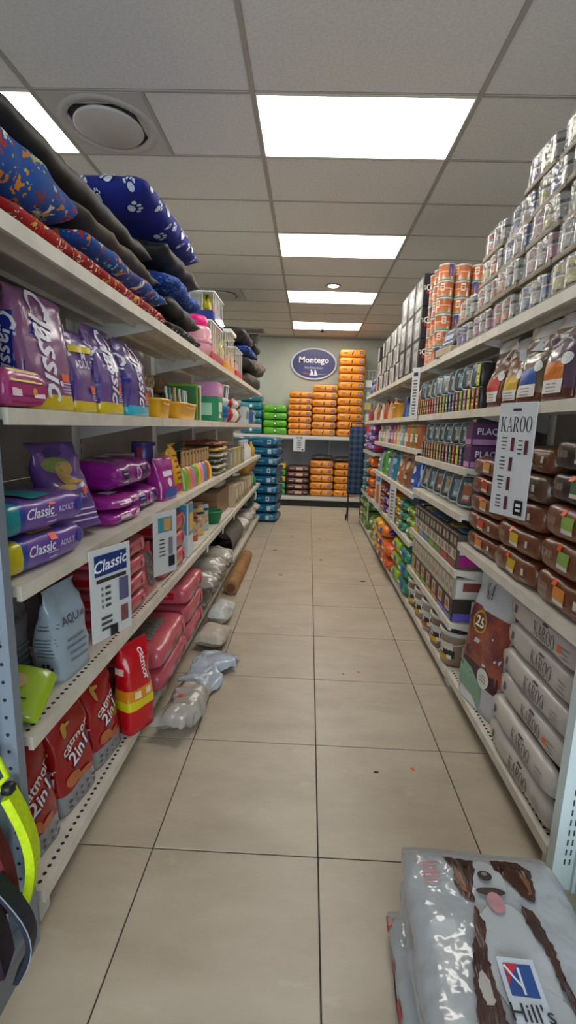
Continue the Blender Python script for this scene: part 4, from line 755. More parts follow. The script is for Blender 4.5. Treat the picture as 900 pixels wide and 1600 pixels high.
def crumple(name, label, L, W, T, c, loc, rz, seed, cat='plastic bag', wr=.035, rough=.18, decs=()):
    pr = proto(sack(L, W, T, seed, 3, 2.4, .05, wr, False, 29, 34), film(c, rough, .9), decs); return put(pr, name, label, cat, loc, rz)
crumple('plastic_bag', 'clear grey plastic bag sprawled on the floor by the red bag', .34, .18, .15, '#a8a49c', (-.595, 2.17, .002), 1.4, 171, decs=[('sticker', 'T', '#d8602a', [('r', 0, .02, .03, .03)])])
crumple('plastic_bag', 'pale blue plastic bag corner spread on the floor below pink sacks', .4, .22, .09, '#a9b6c2', (-.57, 2.64, .002), 1.4, 172, wr=.045)
P3 = [pink(.52, .40, .135, 181, True), pink(.52, .40, .135, 182), pink(.46, .40, .13, 183)]
for k, (pr, y, x, nm) in enumerate(((P3[1], 2.42, -.9, 'lowest in the front stack of the bottom shelf'), (P3[0], 2.40, -.9, 'with granule window on top of the front bottom stack'))): put(pr, 'cat_litter_sack', 'large pink sack ' + nm, 'sack', (x, y, Z5 + .136 * k), RL + .02 * k, 'pink sacks on the bottom left shelf')
for k in range(3): put(P3[2], 'cat_litter_sack', 'large pink sack, %s of the rear stack on the bottom shelf' % nth(k, 3), 'sack', (-.91, 2.93, Z5 + .1335 * k), RL + .0 * k, 'pink sacks on the bottom left shelf')
crumple('plastic_bag', 'white plastic sack standing on the floor beyond the pink sacks', .3, .16, .16, '#c9cac6', (-.635, 3.42, .002), 1.45, 173, wr=.02, rough=.3)
crumple('cloth_pouch', 'cream round bundle on the floor beneath the pink sacks', .24, .2, .13, '#b5ab9b', (-.62, 3.03, .002), 1.4, 174, 'pouch', .012, .6)
for k in range(7):
    c, cn = [('#857d72', 'grey brown'), ('#9a938a', 'pale grey'), ('#777068', 'dark taupe'), ('#a59d92', 'silver'), ('#8c8276', 'clay'), ('#b0a99e', 'off-white'), ('#6f7480', 'bluish grey')][k]
    crumple('plastic_bag', '%s crumpled clear bag in the heap below the chew bags' % cn, .28, .36, .15, c, (-.90 + .06 * (k % 2), 3.36 + .34 * (k // 2), Z5 + .155 * (k % 2)), RL, 190 + k, wr=.03)
t = thing('paper_roll', 'brown kraft paper roll lying on the floor by the shelf', 'roll', (-.66, 4.55, .066), RL)
part('roll', xf(loft([[(x, .065 * r * math.cos(2*PI*i/24), .065 * r * math.sin(2*PI*i/24)) for i in range(24)] for x, r in ((-.55, .8), (-.55, 1), (-.18, .97), (.18, 1), (.55, .97), (.55, .75))])), mottled('#a8794a', '#8f6238', 10, .75, .2), t, True); part('core', xf(lathe([(.03, -.56), (.04, -.56), (.04, -.545), (.03, -.545)], 18), ry=PI / 2), flat('#6a4a2c', .8), t)
t = thing('pet_house', 'grey ribbed felt pet tunnel between crumpled bags and brown roll', 'pet bed', (-.93, 5.0, Z5), RL)
part('shell', loft([[(x, .19 * r * math.cos(a), .17 + .17 * r * math.sin(a)) for a in [2*PI*i/26 for i in range(26)]] for x, r in [(-.4 + .8*k/24, .97 + .03*(k % 2)) for k in range(25)] + [(.4, .85), (-.3, .82)]], False), mottled('#6e675f', '#5a544d', 30, .9, .4), t, True)
random.seed(9)
for k in range(8):
    c, cn = [('#c4beb2', 'cream'), ('#d0ccc4', 'white'), ('#b4a894', 'sand'), ('#a8a49c', 'grey'), ('#cac2b2', 'ivory'), ('#9c948a', 'stone'), ('#bdb8b0', 'pearl'), ('#c8c0b0', 'linen')][k]
    crumple('rawhide_bundle', '%s wrapped bundle among the pale bundles near teal sacks' % cn, .34, .3, .13, c, (-.93 + .05 * (k % 2), 5.62 + .42 * (k // 2), Z5 + .13 * (k % 2)), RL, 200 + k, 'bundle', .03, .35)
t = thing('litter_box', 'dark green covered litter box with white handle at far end', 'litter box', (-.93, 6.6, Z5 + .28), RL)
part('body', standbag(.5, .3, .16, 210, .002, .01, 0, .3, 8), flat('#1e3c34', .4), t, True); part('handle', tube([(.25, -.15, .02), (.27, -.16, .08), (.25, -.16, .13), (.17, -.15, .145)], .018, 8), flat('#d4d6d4', .4), t, True)
# hanging price signs on the left
sign('white price card with blue Classic logo hanging from the third shelf', (-.69, 1.57, 1.085), RL - .38, .19, .335, [('logo_panel', 'F', '#1d3470', [('r', 0, -.06, .15, .075)]), ('logo_print', 'F', '#e8eaf0', [('t', 'Classic', 0, -.058, .042, 6, 'bi')]), ('heading', 'F', '#333333', [('r', 0, -.115, .14, .014)]), ('price_lines', 'F', '#444444', [('t', 'R', -.045, -.145 - .022*k, .013, 0, 'b') for k in range(4)] + [('r', -.02, -.145 - .022*k, .025, .01) for k in range(4)] + [('r', -.03, -.255 - .02*k, .05, .01) for k in range(3)]), ('photo_print', 'F', '#5a5a7c', [('r', .055, -.17, .045, .085)]), ('photo_print', 'F', '#7a4a4a', [('r', .055, -.265, .035, .06)]), ('badge', 'F', '#1d1d26', [('r', .0, -.312, .035, .04)])], tilt=.0)
sign('white price card with animal photo hanging by the pink stack', (-.705, 2.25, 1.085), RL - .45, .165, .32, [('photo_print', 'F', '#4a8a94', [('r', 0, -.065, .1, .075)]), ('photo_print', 'F', '#c89a5a', [('r', .015, -.065, .05, .06)]), ('price_lines', 'F', '#444444', lines(-.05, 0, -.14, -.22, 5, 3)), ('photo_print', 'F', '#7a7a88', [('r', .035, -.18, .03, .09)]), ('badge', 'F', '#1d1d26', [('r', .04, -.26, .045, .055)])])
for y in (3.35, 3.98, 4.6): sign('small white ticket clipped on the fourth left shelf edge by chew bags', (-.729, y, .65), RL, .05, .075, [], 'price_ticket')['group'] = 'white tickets on the shelf edge'
# ================================================================== GOODS: right, top shelf (cans)
Y1 = 2.021
CANH, CANR = .112, .043
cang = lathe([(0, .002), (.036, 0), (.042, .003), (.043, .006), (.0415, .01), (.0415, .102), (.043, .106), (.042, .11), (.036, .11), (.034, .107), (0, .107)], 18)
cang = ([(x, y, z * 1.12) for x, y, z in cang[0]], cang[1])
def can_mat(c, c2):
    k = ('can', c, c2)
    if k not in MC:
        m = bands('Z', [(0, '#6f6f6c'), (.07, c2), (.28, c), (.62, '#a8a298'), (.67, c2), (.78, c), (.94, '#77777a')], .25, .02); MC[k] = m
    return MC[k]
CC = [('#453a80', 'purple'), ('#34507c', 'blue'), ('#9c5a30', 'orange'), ('#94606f', 'pink'), ('#90863a', 'yellow'), ('#45684a', 'green'), ('#8e4436', 'red'), ('#6f6f6c', 'grey')]
canme = {}
def can_mesh(c):
    if c not in canme: canme[c] = mesh('can', cang, can_mat(c, '#2c2a30'), True)
    return canme[c]
traym = mesh('tray', join(box(-.137, .137, -.094, .094, 0, .004), box(-.137, .137, -.094, -.09, 0, .022), box(-.137, .137, .09, .094, 0, .022), box(-.137, -.133, -.09, .09, 0, .022), box(.133, .137, -.09, .09, 0, .022)), mottled('#a0937e', '#8d806c', 12, .75, .1))
wrapme = []
for q in range(3):
    g = loft([[(sup(math.cos(2*PI*i/36), 5.5)*.141*k, sup(math.sin(2*PI*i/36), 5.5)*.098*k, z) for i in range(36)] for k, z in ((.94, .002), (1, .01), (1, .04), (.985, .075), (.98, .115), (.95, .13), (.86, .137))])
    g = ([tuple(Vector(v) + noise.noise_vector(Vector(v) * 30 + Vector((q * 5, 0, 0))) * .0035) for v in g[0]], g[1]); wrapme.append(mesh('shrink_wrap', g, wrap_mat(.12, .32), True))
def can_pack(label, loc, rz, cols, q):
    t = thing('can_tray', label, 'can tray', loc, rz, 'shrink-wrapped can trays on the top right shelf'); ob('tray', traym, t)
    for i in range(3):
        for j in range(2): ob('can', can_mesh(cols[(i + j) % len(cols)]), t, (-.089 + .089 * i, -.046 + .092 * j, .0045), (0, 0, 1.3 * i + j))
    ob('shrink_wrap', wrapme[q % 3], t)
random.seed(31)
rows = [(6, 2.97, .0), (6, 2.96, .0), (5, 2.68, .02), (5, 2.70, .04), (3, 2.26, .05)]
PH = .1445
for r, (n, ys, dx_) in enumerate(rows):
    for i in range(n):
        c = CC[(i * 3 + r * 2 + (i * r) % 3) % len(CC)]; c2 = CC[(i + r * 5) % len(CC)]
        lb = 'shrink-wrapped tray of %s labelled cans, %s counted from orange cans, %s course' % (c[1], NUM[i], ['bottom', 'second', 'third', 'fourth', 'topmost'][r])
        can_pack(lb, (.995 + dx_ + random.uniform(-.008, .008), ys - .287 * i, Y1 + PH * r), RR, [c[0], '#8a867e', c[0]] if i % 2 else [c[0], c2[0], '#908c84'], i + r)
# second, hidden depth of trays so the pile is solid
for r, (n, ys, dx_) in enumerate(rows):
    for i in range(0, n, 1):
        if r in (2, 3, 4) or i == 0:
            c = CC[(i + r) % 8]; can_pack('shrink-wrapped tray of %s cans in the rear rank, %s from orange cans, %s course' % (c[1], NUM[i], ['bottom', 'second', 'third', 'fourth', 'topmost'][r]), (1.212 + dx_, ys - .287 * i, Y1 + PH * r), RR, [c[0], '#8a867e'], r)
for r in range(2):
    for i in range(1, 6): 
        ys = rows[r][1]; c = CC[(i + 2 * r) % 8]; can_pack('shrink-wrapped tray of %s cans in the rear rank, %s from orange cans, %s course' % (c[1], NUM[i], ['bottom', 'second'][r]), (1.20, ys - .287 * i, Y1 + PH * r), RR, [c[0], '#8a867e'], r)
bigc = lathe([(0, .002), (.05, 0), (.056, .003), (.0575, .007), (.0555, .012), (.0555, .101), (.0575, .106), (.056, .111), (.05, .111), (.048, .107), (0, .107)], 22)
def stripes(c, seed): return bands('Z', [(0, '#9aa08c'), (.08, '#6f8a5a'), (.15, c), (.5, '#d8b49c'), (.54, c), (.9, '#b4b4b0')], .28, .02)
bcm = [proto(bigc, stripes('#b8683c', 0), [('label_frame', 'F', '#e4c4a8', [('r', -.012, .068, .03, .05)]), ('label_text', 'F', '#7a3418', [('r', -.012, .075, .02, .006), ('r', -.012, .06, .018, .006)])]), proto(bigc, stripes('#b8683c', 0), [('blue_label', 'F', '#3a4a86', [('r', .012, .066, .035, .08)])])]
for i in range(6):
    for j in range(3):
        for k in range(3):
            if j > 0 and k > 1 and i < 5: continue
            lb = 'orange can, %s high in the can stack, %s row back from the black cartons' % (NUM[i] if i else 'lowest', NUM[2 - k]) + (', at shelf front' if j == 0 else (', middle file' if j == 1 else ', rear file'))
            put(bcm[(i * 2 + j + k * 2) % 5 == 0], 'pet_food_can', lb.replace('from the black cartons', 'by cartons'), 'can', (.945 + .117 * j, 3.62 + .1185 * k, Y1 + .1125 * i), -.9 + .5 * ((i + j) % 3), 'orange cans stacked on the top right shelf')
t = thing('foil_tray_pack', 'dark foil food tray on a beige carton beside the orange cans', 'food tray', (.93, 3.28, Y1), RR + .15)
part('carton', bevbox(.24, .12, .05, .004), mottled('#b8a890', '#a89880', 10, .7, .1), t)
g_ = xf(bevbox(.2, .03, .13, .008), (0, -.02, .052), rx_=-.25); part('tray', g_, flat('#1d2430', .35), t); bv = BVHTree.FromPolygons([Vector(v) for v in g_[0]], g_[1])
part('lid_print', decal(bv, 'F', [('r', 0, .12, .12, .03), ('r', 0, .16, .09, .012), ('r', 0, .085, .15, .012)], .003), flat('#8a9ab8', .3), t)
for k in range(2): put(carton(.28, .15, .1, '#4a6a94', [('print', 'F', '#c9d4de', [('r', 0, .05, .2, .04)])]), 'pouch_box', '%s blue grey pouch box behind the dark foil food tray' % ('lower', 'upper')[k], 'box', (1.1, 3.3, Y1 + .101 * k), RR)
# black cartons
def bcart(seed):
    return carton(.28, .34, .245, '#1c1a1b', [('white_side', 'F', '#b4b1ab', [('r', 0.02, .12, .16, .21)]), ('red_oval', 'R', '#a81c22', [('e', -.09, .105, .12, .045)]), ('brand_print', 'R', '#d9d6d4', [('t', 'BOWL', -.09, .14, .05, 0, 'b')]), ('text_line', 'R', '#b8a8a0', [('r', -.06, .045, .11, .012)]), ('grey_print', 'F', '#8d8b88', [('r', 0, .06, .12, .05), ('r', 0, .17, .14, .03)])])
BC = bcart(1)
for c in range(3):
    for i in range(3):
        put(BC, 'dog_food_carton', 'black carton with red oval, %s of three in the %s stack from orange cans' % (['lowest', 'middle', 'topmost'][i], NUM[c]), 'box', (1.042, 4.14 + .30 * c, Y1 + .246 * i), RR, 'black cartons on the top right shelf')
WC = [carton(.18, .3, .19, '#c4c1ba', [('black_print', 'F', '#26242a', [('r', -.05, .095, .05, .17)]), ('print', 'F', '#8a8680', [('r', .04, .1, .06, .1)])]), carton(.18, .3, .19, '#2a282b', [('white_print', 'F', '#c9c6c0', [('r', .0, .095, .09, .16)])])]
for c in range(8):
    for i in range(3 if c < 5 else 2 + (c % 2)):
        put(WC[(c + i) % 2], 'treat_carton', '%s small carton, %s up, %s stack beyond the black oval cartons' % (('white', 'black')[(c + i) % 2], ['lowest', 'second', 'third', 'fourth'][i], NUM[c]), 'box', (1.04, 5.08 + .2 * c, Y1 + .191 * i), RR, 'small cartons on the top right shelf')
for k in range(3): plush('%s plush toy at the far end of the top right shelf' % ('red', 'grey', 'blue')[k], (.96, 6.8 + .24 * k, Y1), ('#b83a30', '#8a8a8a', '#4a6ab0')[k])
sign('narrow white price strip hanging from the top right shelf', (.835, 3.86, 2.015), RR + .5, .09, .40, [('price_lines', 'F', '#333333', lines(-.025, .025, -.1, -.36, 12, 5)), ('heading', 'F', '#222a4a', [('r', 0, -.05, .05, .03)])])
# ================================================================== GOODS: right, eye level shelf
Y2 = 1.646
def karoo(seed, lab, labn, W=.2, D=.12, H=.3, top='#d4cfc6', body='#6a4632'):
    return proto(standbag(W, D, H, seed, .012, .05), bands('Z', [(0, '#5a2e22'), (.14, body), (.72, '#8a7464'), (.82, top)], .22), [('colour_label', 'F', lab, [('r', -.01, H*.34, W*.6, H*.2)]), ('white_label', 'F', '#ddd9d2', [('r', -.01, H*.17, W*.6, H*.15)]), ('label_text', 'F', '#8a7c70', lines(-.06, .03, H*.12, H*.2, 3, seed)), ('round_badge', 'F', '#e2e0dc', [('e', W*.26, H*.46, .045, .045)]), ('side_stripe', 'R', '#ccd0d2', [('r', 0, H*.52, D*.6, H*.6)]), ('side_label', 'R', lab, [('r', 0, H*.14, D*.6, H*.16)]), ('side_text', 'R', '#2c2a2c', [('t', 'KAROO', 0, H*.52, .036, 90, 'serif')])])
for k, (y, c, cn, W, H, x) in enumerate(((2.43, '#b83228', 'red', .19, .33, .98), (2.25, '#c9a21c', 'yellow', .19, .31, .99), (2.05, '#2e55a0', 'blue', .23, .33, .975), (1.83, '#cf7428', 'orange', .22, .33, .975), (1.58, '#4a7a52', 'green', .24, .325, .97))):
    put(karoo(221 + k, c, cn, W * .88, .13, H, body=('#6a4632', '#7a5638', '#70604c', '#5a4458', '#7a5a38')[k]), 'pet_food_bag', 'brown and white bag with %s label on the eye level shelf' % cn, 'bag', (x, y, Y2), RR + .1)
    put(karoo(231 + k, c, cn, W * .9, .12, H - .05, body='#5c4034'), 'pet_food_bag', 'brown and white bag in the rear rank behind the %s label bag' % cn, 'bag', (x + .18, y - .03, Y2), RR)
TC = ['#8a5a2e', '#b8452e', '#9aa23a', '#5a4a86', '#7fae3a', '#c06a2a', '#8c2f2c', '#a8793a', '#3f8c62', '#a04a2a', '#c4cc2e', '#c4524a', '#8a6a9c', '#b08a4a', '#44608c', '#b07a8c']
TN = ['brown', 'brick red', 'olive', 'purple', 'lime', 'orange', 'dark red', 'tan', 'green', 'rust', 'yellow green', 'coral', 'lilac', 'ochre', 'steel blue', 'dusty pink']
SP = {}
def spine(c):
    if c not in SP: SP[c] = proto(loft([[(sup(math.cos(2*PI*i/20), 7)*a, sup(math.sin(2*PI*i/20), 9)*b, z) for i in range(20)] for a, b, z in ((.028, .066, 0), (.03, .07, .004), (.031, .071, .116), (.029, .068, .12))]), flat('#2a2624', .35), [('spine_label', 'F', c, [('r', 0, .06, .044, .112)]), ('spine_text', 'F', '#e2dccc', [('r', 0, .085, .012, .03), ('r', 0, .05, .018, .01), ('r', 0, .03, .024, .012)]), ('spine_mark', 'F', '#2c2422', [('r', 0, .066, .03, .008)])])
    return SP[c]
lidp = {}
def lidtray(c, W=.125, H=.145, T=.05):
    k = (c, W, H)
    if k not in lidp:
        g = loft([[(sup(math.cos(2*PI*i/32), 5)*W/2*s, y, H/2 + sup(math.sin(2*PI*i/32), 5)*H/2*s) for i in range(32)] for s, y in ((.8, T), (.86, T*.9), (.95, .012), (1.0, .008), (1.0, .0), (.97, -.003))])
        lidp[k] = proto(g, flat('#20242a', .3, 0, .3), [('lid_rim', 'F', '#9fa8a8', [('e', 0, H/2, .001, .001)]), ('lid_film', 'F', flat('#5f6c70', .15, .3), [('r', 0, H/2, W*.82, H*.82)]), ('lid_picture', 'F', c, [('r', 0, H*.42, W*.45, H*.5)]), ('lid_text', 'F', '#d0d4d0', [('t', 'BOWL', 0, H*.72, .02, 0, 'b'), ('r', 0, H*.3, W*.3, H*.12)])], True, [('rim_ring', join(*[loft([[(sup(math.cos(2*PI*i/32), 5)*W/2*s, y, H/2 + sup(math.sin(2*PI*i/32), 5)*H/2*s) for i in range(32)] for s, y in ((1.03, .004), (1.03, -.004), (.93, -.005), (.93, .0))], False)]), flat('#a8b0b0', .25, .2))])
    return lidp[k]
for k in range(20):
    put(spine(TC[(k * 5) % 16]), 'food_tray', '%s spined food tray, %s from the red label bag, eye level shelf' % (TN[(k * 5) % 16], NUM[k]), 'food tray', (.965, 2.585 + .071 * k, Y2), RR, 'spined food trays on the eye level shelf')
for k in range(9):
    put(lidtray(('#b8a888', '#a89070', '#8a9a98')[k % 3]), 'lidded_food_tray', 'black lidded food tray on the spined trays, %s from red label bag' % NUM[k], 'food tray', (.94, 2.71 + .148 * k, Y2 + .123), RR + .6 + .08 * (k % 3), 'lidded food trays on the eye level shelf', -.16)
put(spine('#c4cc2e'), 'food_tray', 'bright yellow green food tray topping the spined trays beside red label bag', 'food tray', (.965, 2.6, Y2 + .121), RR)
random.seed(17)
for k in range(12):
    y = 4.12 + .29 * k; c, cn = [('#c8652a', 'orange'), ('#4a94a0', 'turquoise'), ('#3a4a8a', 'indigo'), ('#e0a01c', 'yellow'), ('#b8703a', 'copper'), ('#c8a070', 'sand'), ('#a84a30', 'brick'), ('#d8cbb4', 'cream'), ('#9a5a3a', 'cinnamon'), ('#c4b49a', 'oat'), ('#8a3a3a', 'maroon'), ('#a83a4a', 'crimson')][k]
    if k == 3: bin_('yellow plastic bin of toys on the eye level right shelf', (.96, y, Y2), .24, .16, .15, c).rotation_euler = (0, 0, RR)
    else: put(proto(standbag(.2, .1, .24 - .02 * (k % 3), 240 + k, .01, .05), film(c, .25), [('window', 'F', mottled('#d8b48a', '#8a4a2a', 30, .5, .3), [('e', 0, .09, .1, .1)]), ('print', 'F', '#e8e0d4', [('r', 0, .17, .12, .03)])]), 'treat_bag', '%s treat bag in the row beyond the spined trays' % cn, 'bag', (.96, y, Y2), RR - .2)
sign('white KAROO price list hanging from the eye level shelf', (.83, 1.92, 1.645), RR + .34, .20, .46, [('heading', 'F', '#1c1a1c', [('t', 'KAROO', 0, -.085, .062, 0, 'serif')]), ('brand_mark', 'F', '#3a3a3a', [('r', 0, -.028, .045, .01)]), ('price_lines', 'F', '#3a3434', [q for j in range(4) for q in lines(-.07, -.035, -.14 - .08*j, -.185 - .08*j, 4, j)] + [q for j in range(1) for q in lines(.02, .05, -.15, -.2, 4, 7)]), *[('photo_print', 'F', '#5a2a2e', [('r', -.005, -.165 - .08*j, .018, .055)]) for j in range(4)], ('photo_print', 'F', '#5a2a2e', [('r', .07, -.175, .018, .055)]), ('badge', 'F', '#17171a', [('r', .065, -.415, .045, .06)]), ('badge_text', 'F', '#d8d8d8', [('r', .065, -.405, .026, .012), ('r', .065, -.425, .026, .01)])])
# ================================================================== GOODS: right, second bay shelves
zA = 1.326
for k in range(14):
    put(spine(TC[(k * 7 + 3) % 16]), 'food_tray', '%s spined food tray, %s from purple dental box, below lidded trays' % (TN[(k * 7 + 3) % 16], NUM[k]), 'food tray', (.965, 2.768 + .0725 * k, zA), RR, 'spined food trays under the eye level shelf')
for k in range(6):
    put(lidtray(('#9a9c98', '#a8a08a', '#8a9a98')[k % 3], .125, .135), 'lidded_food_tray', 'black lidded food tray, %s from purple dental boxes, upper of its shelf' % NUM[k], 'food tray', (.945, 2.84 + .155 * k, zA + .122), RR + .55 + .1 * (k % 3), 'lidded food trays in the second bay', -.14)
def plaq(c): return carton(.1, .17, .125, c, [('band', 'R', '#b888b4', [('r', 0, .02, .16, .03)]), ('brand_print', 'R', '#e4dce6', [('t', 'PLAQ', 0, .075, .042, 0, 'b')]), ('band', 'F', '#b888b4', [('r', 0, .02, .09, .03)])])
PLQ = plaq('#5c3560')
for k in range(2): put(PLQ, 'dental_box', 'purple dental chew box with white lettering, %s of the pair' % ('lower', 'upper')[k], 'box', (.985, 2.675, zA + .126 * k), RR)
for k in range(2): put(carton(.13, .1, .24, '#1e3a34', [('print', 'R', '#4a7a68', [('r', 0, .14, .06, .1)])]), 'pouch_box', 'dark green tall box behind the purple dental boxes, %s one' % ('inner', 'outer')[k], 'box', (1.15, 2.71 + .14 * k, zA), RR)
zB = 1.063
for k in range(6):
    put(lidtray(('#b06a4a', '#8a9aa8', '#b8a080')[k % 3], .15, .19, .07), 'lidded_food_tray', 'large black lidded tray, %s from brown sacks on its shelf' % NUM[k], 'food tray', (.955, 2.80 + .185 * k, zB + .016), RR + .45, 'large lidded trays in the second bay', -.2)
put(carton(.5, .16, .08, '#22406e', [('print', 'F', '#8aa0c0', [('r', .1, .04, .2, .02)])]), 'pouch_box', 'blue box lying behind the large lidded trays', 'box', (1.2, 3.2, zB), RR)
zC = .731
def pcart(c, c2, W=.153, H=.205):
    return carton(W, .2, H, '#5c5048', [('upper_print', 'F', '#3a3434', [('r', 0, H*.78, W*.94, H*.36)]), ('photo_print', 'F', '#a09484', [('r', -.035, H*.78, .045, H*.22)]), ('photo_print', 'F', '#a09484', [('r', .035, H*.78, .045, H*.22)]), ('lower_print', 'F', '#c4baac', [('r', 0, H*.4, W*.94, H*.3)]), ('dog_print', 'F', '#8a7a6a', [('e', -.04, H*.42, .04, .05), ('e', .04, H*.42, .04, .05)]), ('colour_base', 'F', c, [('r', 0, H*.13, W*.94, H*.22)]), ('side_print', 'R', '#dcd8dc', [('r', 0, H*.62, .17, H*.4)]), ('side_photo', 'R', '#4a3a5a', [('r', 0, H*.62, .13, H*.24)]), ('side_base', 'R', c2, [('r', -.03, H*.24, .11, H*.3)])])
for k in range(7):
    c = ['#8a4438', '#a83a3a', '#5f8a2a', '#7a9a3a', '#5a82a0', '#7a92a8', '#c09a2a'][k]; cn = ['maroon', 'red', 'dark green', 'leaf green', 'blue', 'pale blue', 'gold'][k]
    put(pcart(c, '#a81c7c'), 'pouch_display_carton', 'pouch display carton with %s base, in row above the can cartons' % cn, 'box', (.985, 2.72 + .156 * k, zC), RR, 'pouch display cartons in the second bay')
    for j in range(2): tag(ob('food_pouch', mesh('food_pouch', xf(sack(.13, .09, .02, k * 3 + j, 4, 3, 0, .003, False, 9, 12), (0, 0, 0)), film(('#2a6a8c', '#8a7a2a', '#26303a', '#3a5a7a')[(k + j) % 4], .2), True), None, (.96 + .07 * j, 2.72 + .156 * k, zC + .206), (0, 0, RR + .2 * j)), 'flat food pouch lying on the pouch display carton with %s base' % cn, 'pouch', 'pouches on the display cartons')
zD = .406
def dcart(c, kind):
    W, H = .153, .135
    if kind: return carton(W, .22, H, '#3a322c', [('label', 'F', '#b4a48c', [('r', -.01, H*.62, W*.56, H*.6)]), ('heart', 'F', '#b03a2e', [('e', -.01, H*.66, .05, .035), ('r', -.01, H*.52, .05, .012)]), ('colour_base', 'F', c, [('r', 0, H*.14, W*.94, H*.26)]), ('side_print', 'R', '#d4d0c8', [('r', .05, H*.55, .09, H*.8)]), ('side_base', 'R', c, [('r', -.04, H*.2, .12, H*.36)])])
    return carton(W, .22, H, '#a39a88', [('pouches', 'F', '#c4bcaa', [('r', -.04, H*.5, .06, H*.8), ('r', .04, H*.5, .06, H*.8)]), ('pouch_print', 'F', c, [('e', -.04, H*.4, .035, .04), ('e', .04, H*.4, .035, .04)]), ('white_edge', 'F', '#e0dcd4', [('r', .08, H*.5, .006, H*.9)]), ('side_print', 'R', '#d8d4cc', [('r', .0, H*.5, .19, H*.85)]), ('side_photo', 'R', '#8a4a44', [('r', .0, H*.6, .11, H*.4)])])
for k in range(7):
    c, cn = [('#6a5ab8', 'lilac'), ('#7a6ac4', 'violet'), ('#c08a34', 'orange'), ('#b89a3c', 'amber'), ('#7aa82e', 'green'), ('#9ab03a', 'lime'), ('#c4ac28', 'yellow')][k]
    put(dcart(c, 1), 'dog_can_carton', 'dark carton with red heart and %s base above the plastic tubs' % cn, 'box', (.995, 2.72 + .156 * k, zD), RR, 'dark cartons above the tubs')
    put(dcart(['#7a6a8a', '#8a8a94', '#b8622e', '#a88a5a', '#8a9a4a', '#9a8a6a', '#b0a070'][k], 0), 'dog_pouch_carton', 'pale pouch carton resting on the dark carton with %s base' % cn, 'box', (.995, 2.72 + .156 * k, zD + .1355), RR, 'pale cartons above the tubs')
# plastic tubs
zT = .111
def tub(c, lab):
    R = .110; g = lathe([(0, 0), (R*.86, 0), (R*.9, .006), (R*.97, .185), (R, .19), (R, .2), (R*.96, .2)], 28)
    return proto(g, flat(c, .3, 0, .2), [('label_wrap', 'F', '#c9c4ba', [('r', .0, .125, .1, .05)]), ('label_wrap', 'F', '#26221f', [('r', .0, .08, .12, .05)]), ('label_colour', 'F', lab, [('r', -.015, .05, .09, .035)]), ('label_text', 'F', '#d8d4cc', [('t', 'M', -.03, .09, .03, 0, 'b')]), ('bar_code', 'F', '#d8d4cc', [('r', .03, .06, .03, .025)]), ('label_wrap', 'R', '#c9c4ba', [('r', -.03, .11, .06, .07)])], True, [('lid', lathe([(R*.9, .2), (R*1.05, .196), (R*1.06, .212), (R*1.02, .222), (R*.94, .222), (R*.92, .214), (0, .214)], 30), flat('#b9b6b0', .35, 0, .2)), ('handle', tube([(R*1.03*math.cos(a), R*1.03*math.sin(a), .185 - .05*math.sin(a - PI)) for a in [PI + PI*i/14 for i in range(15)]], .003, 5), flat('#c4c1bb', .4))])
TB_ = [tub('#8a7766', '#b8902a'), tub('#7a5a48', '#c8a42a'), tub('#9a8a7a', '#a8542a')]
for k in range(6): put(TB_[k % 3], 'plastic_tub', 'plastic treat tub with grey lid, %s from the big white KAROO bag' % NUM[k], 'tub', (.975, 2.73 + .237 * k if k < 5 else 3.70, zT) if k < 5 else (1.12, 2.485, .131), RR + .5, 'plastic tubs on the bottom right shelf')
# ================================================================== GOODS: right, first bay brown sacks
zS = .906
def brown(L, W, T, seed, lab, body='#6b3c26', end=None):
    d = [('brand_print', 'F', '#b8a898', [('t', 'KAROO', -L*.3, T*.52, T*.22, 0, 'serif')]), ('colour_label', 'F', lab, [('r', L*.02, T*.56, L*.2, T*.36)]), ('white_label', 'F', '#cfc6bc', [('r', L*.02, T*.32, L*.2, T*.12)]), ('badge', 'F', '#d0c8c0', [('r', L*.3, T*.52, L*.05, T*.24)]), ('badge_text', 'F', '#8a7464', [('r', L*.3, T*.28, L*.09, T*.05)]), ('price_sticker', 'F', '#e4561e', [('r', -L*.08, T*.82, .025, T*.16)]), ('end_label', 'R', end or lab, [('r', W*.25, T*.5, W*.16, T*.6)]), ('end_fold', 'R', '#3a1e14', [('r', -.03, T*.5, W*.4, .004), ('r', -.1, T*.5, .004, T*.5, 20)])]
    return proto(sack(L, W, T, seed, 12, 6, 0, .006, True), film(body, .34, .45), d)
LA = [('#cf7a28', 'orange'), ('#c83a24', 'red'), ('#cf8a3a', 'light orange'), ('#c8402a', 'scarlet'), ('#d09a4a', 'pale orange')]
for k in range(5): put(brown(.42, .34, .098, 251 + k, LA[k][0]), 'pet_food_sack', 'brown sack with %s label, %s of five beside the trays bay' % (LA[k][1], nth(k, 5)), 'sack', (1.075, 2.39 + .005 * (k % 2), zS + .0985 * k), RR, 'brown sacks in the first right bay')
LBc = [('#c0a01c', 'mustard'), ('#cdb020', 'yellow'), ('#4a6aa8', 'blue'), ('#a89a2a', 'olive yellow')]
for k in range(4): put(brown(.40, .34, .115, 261 + k, LBc[k][0], '#6b3c26' if k < 3 else '#55402e'), 'pet_food_sack', 'brown sack with %s label, %s in the middle stack behind price list' % (LBc[k][1], nth(k, 4)), 'sack', (1.065, 1.975, zS + .1155 * k), RR, 'brown sacks in the first right bay')
put(brown(.36, .34, .11, 266, '#8a6a4a', '#6b4029'), 'pet_food_sack', 'plain brown sack lying on the olive yellow labelled sack', 'sack', (1.09, 1.97, zS + .4625), RR)
LCc = [('#d08430', 'orange'), ('#7fa04e', 'green'), ('#88a850', 'light green')]
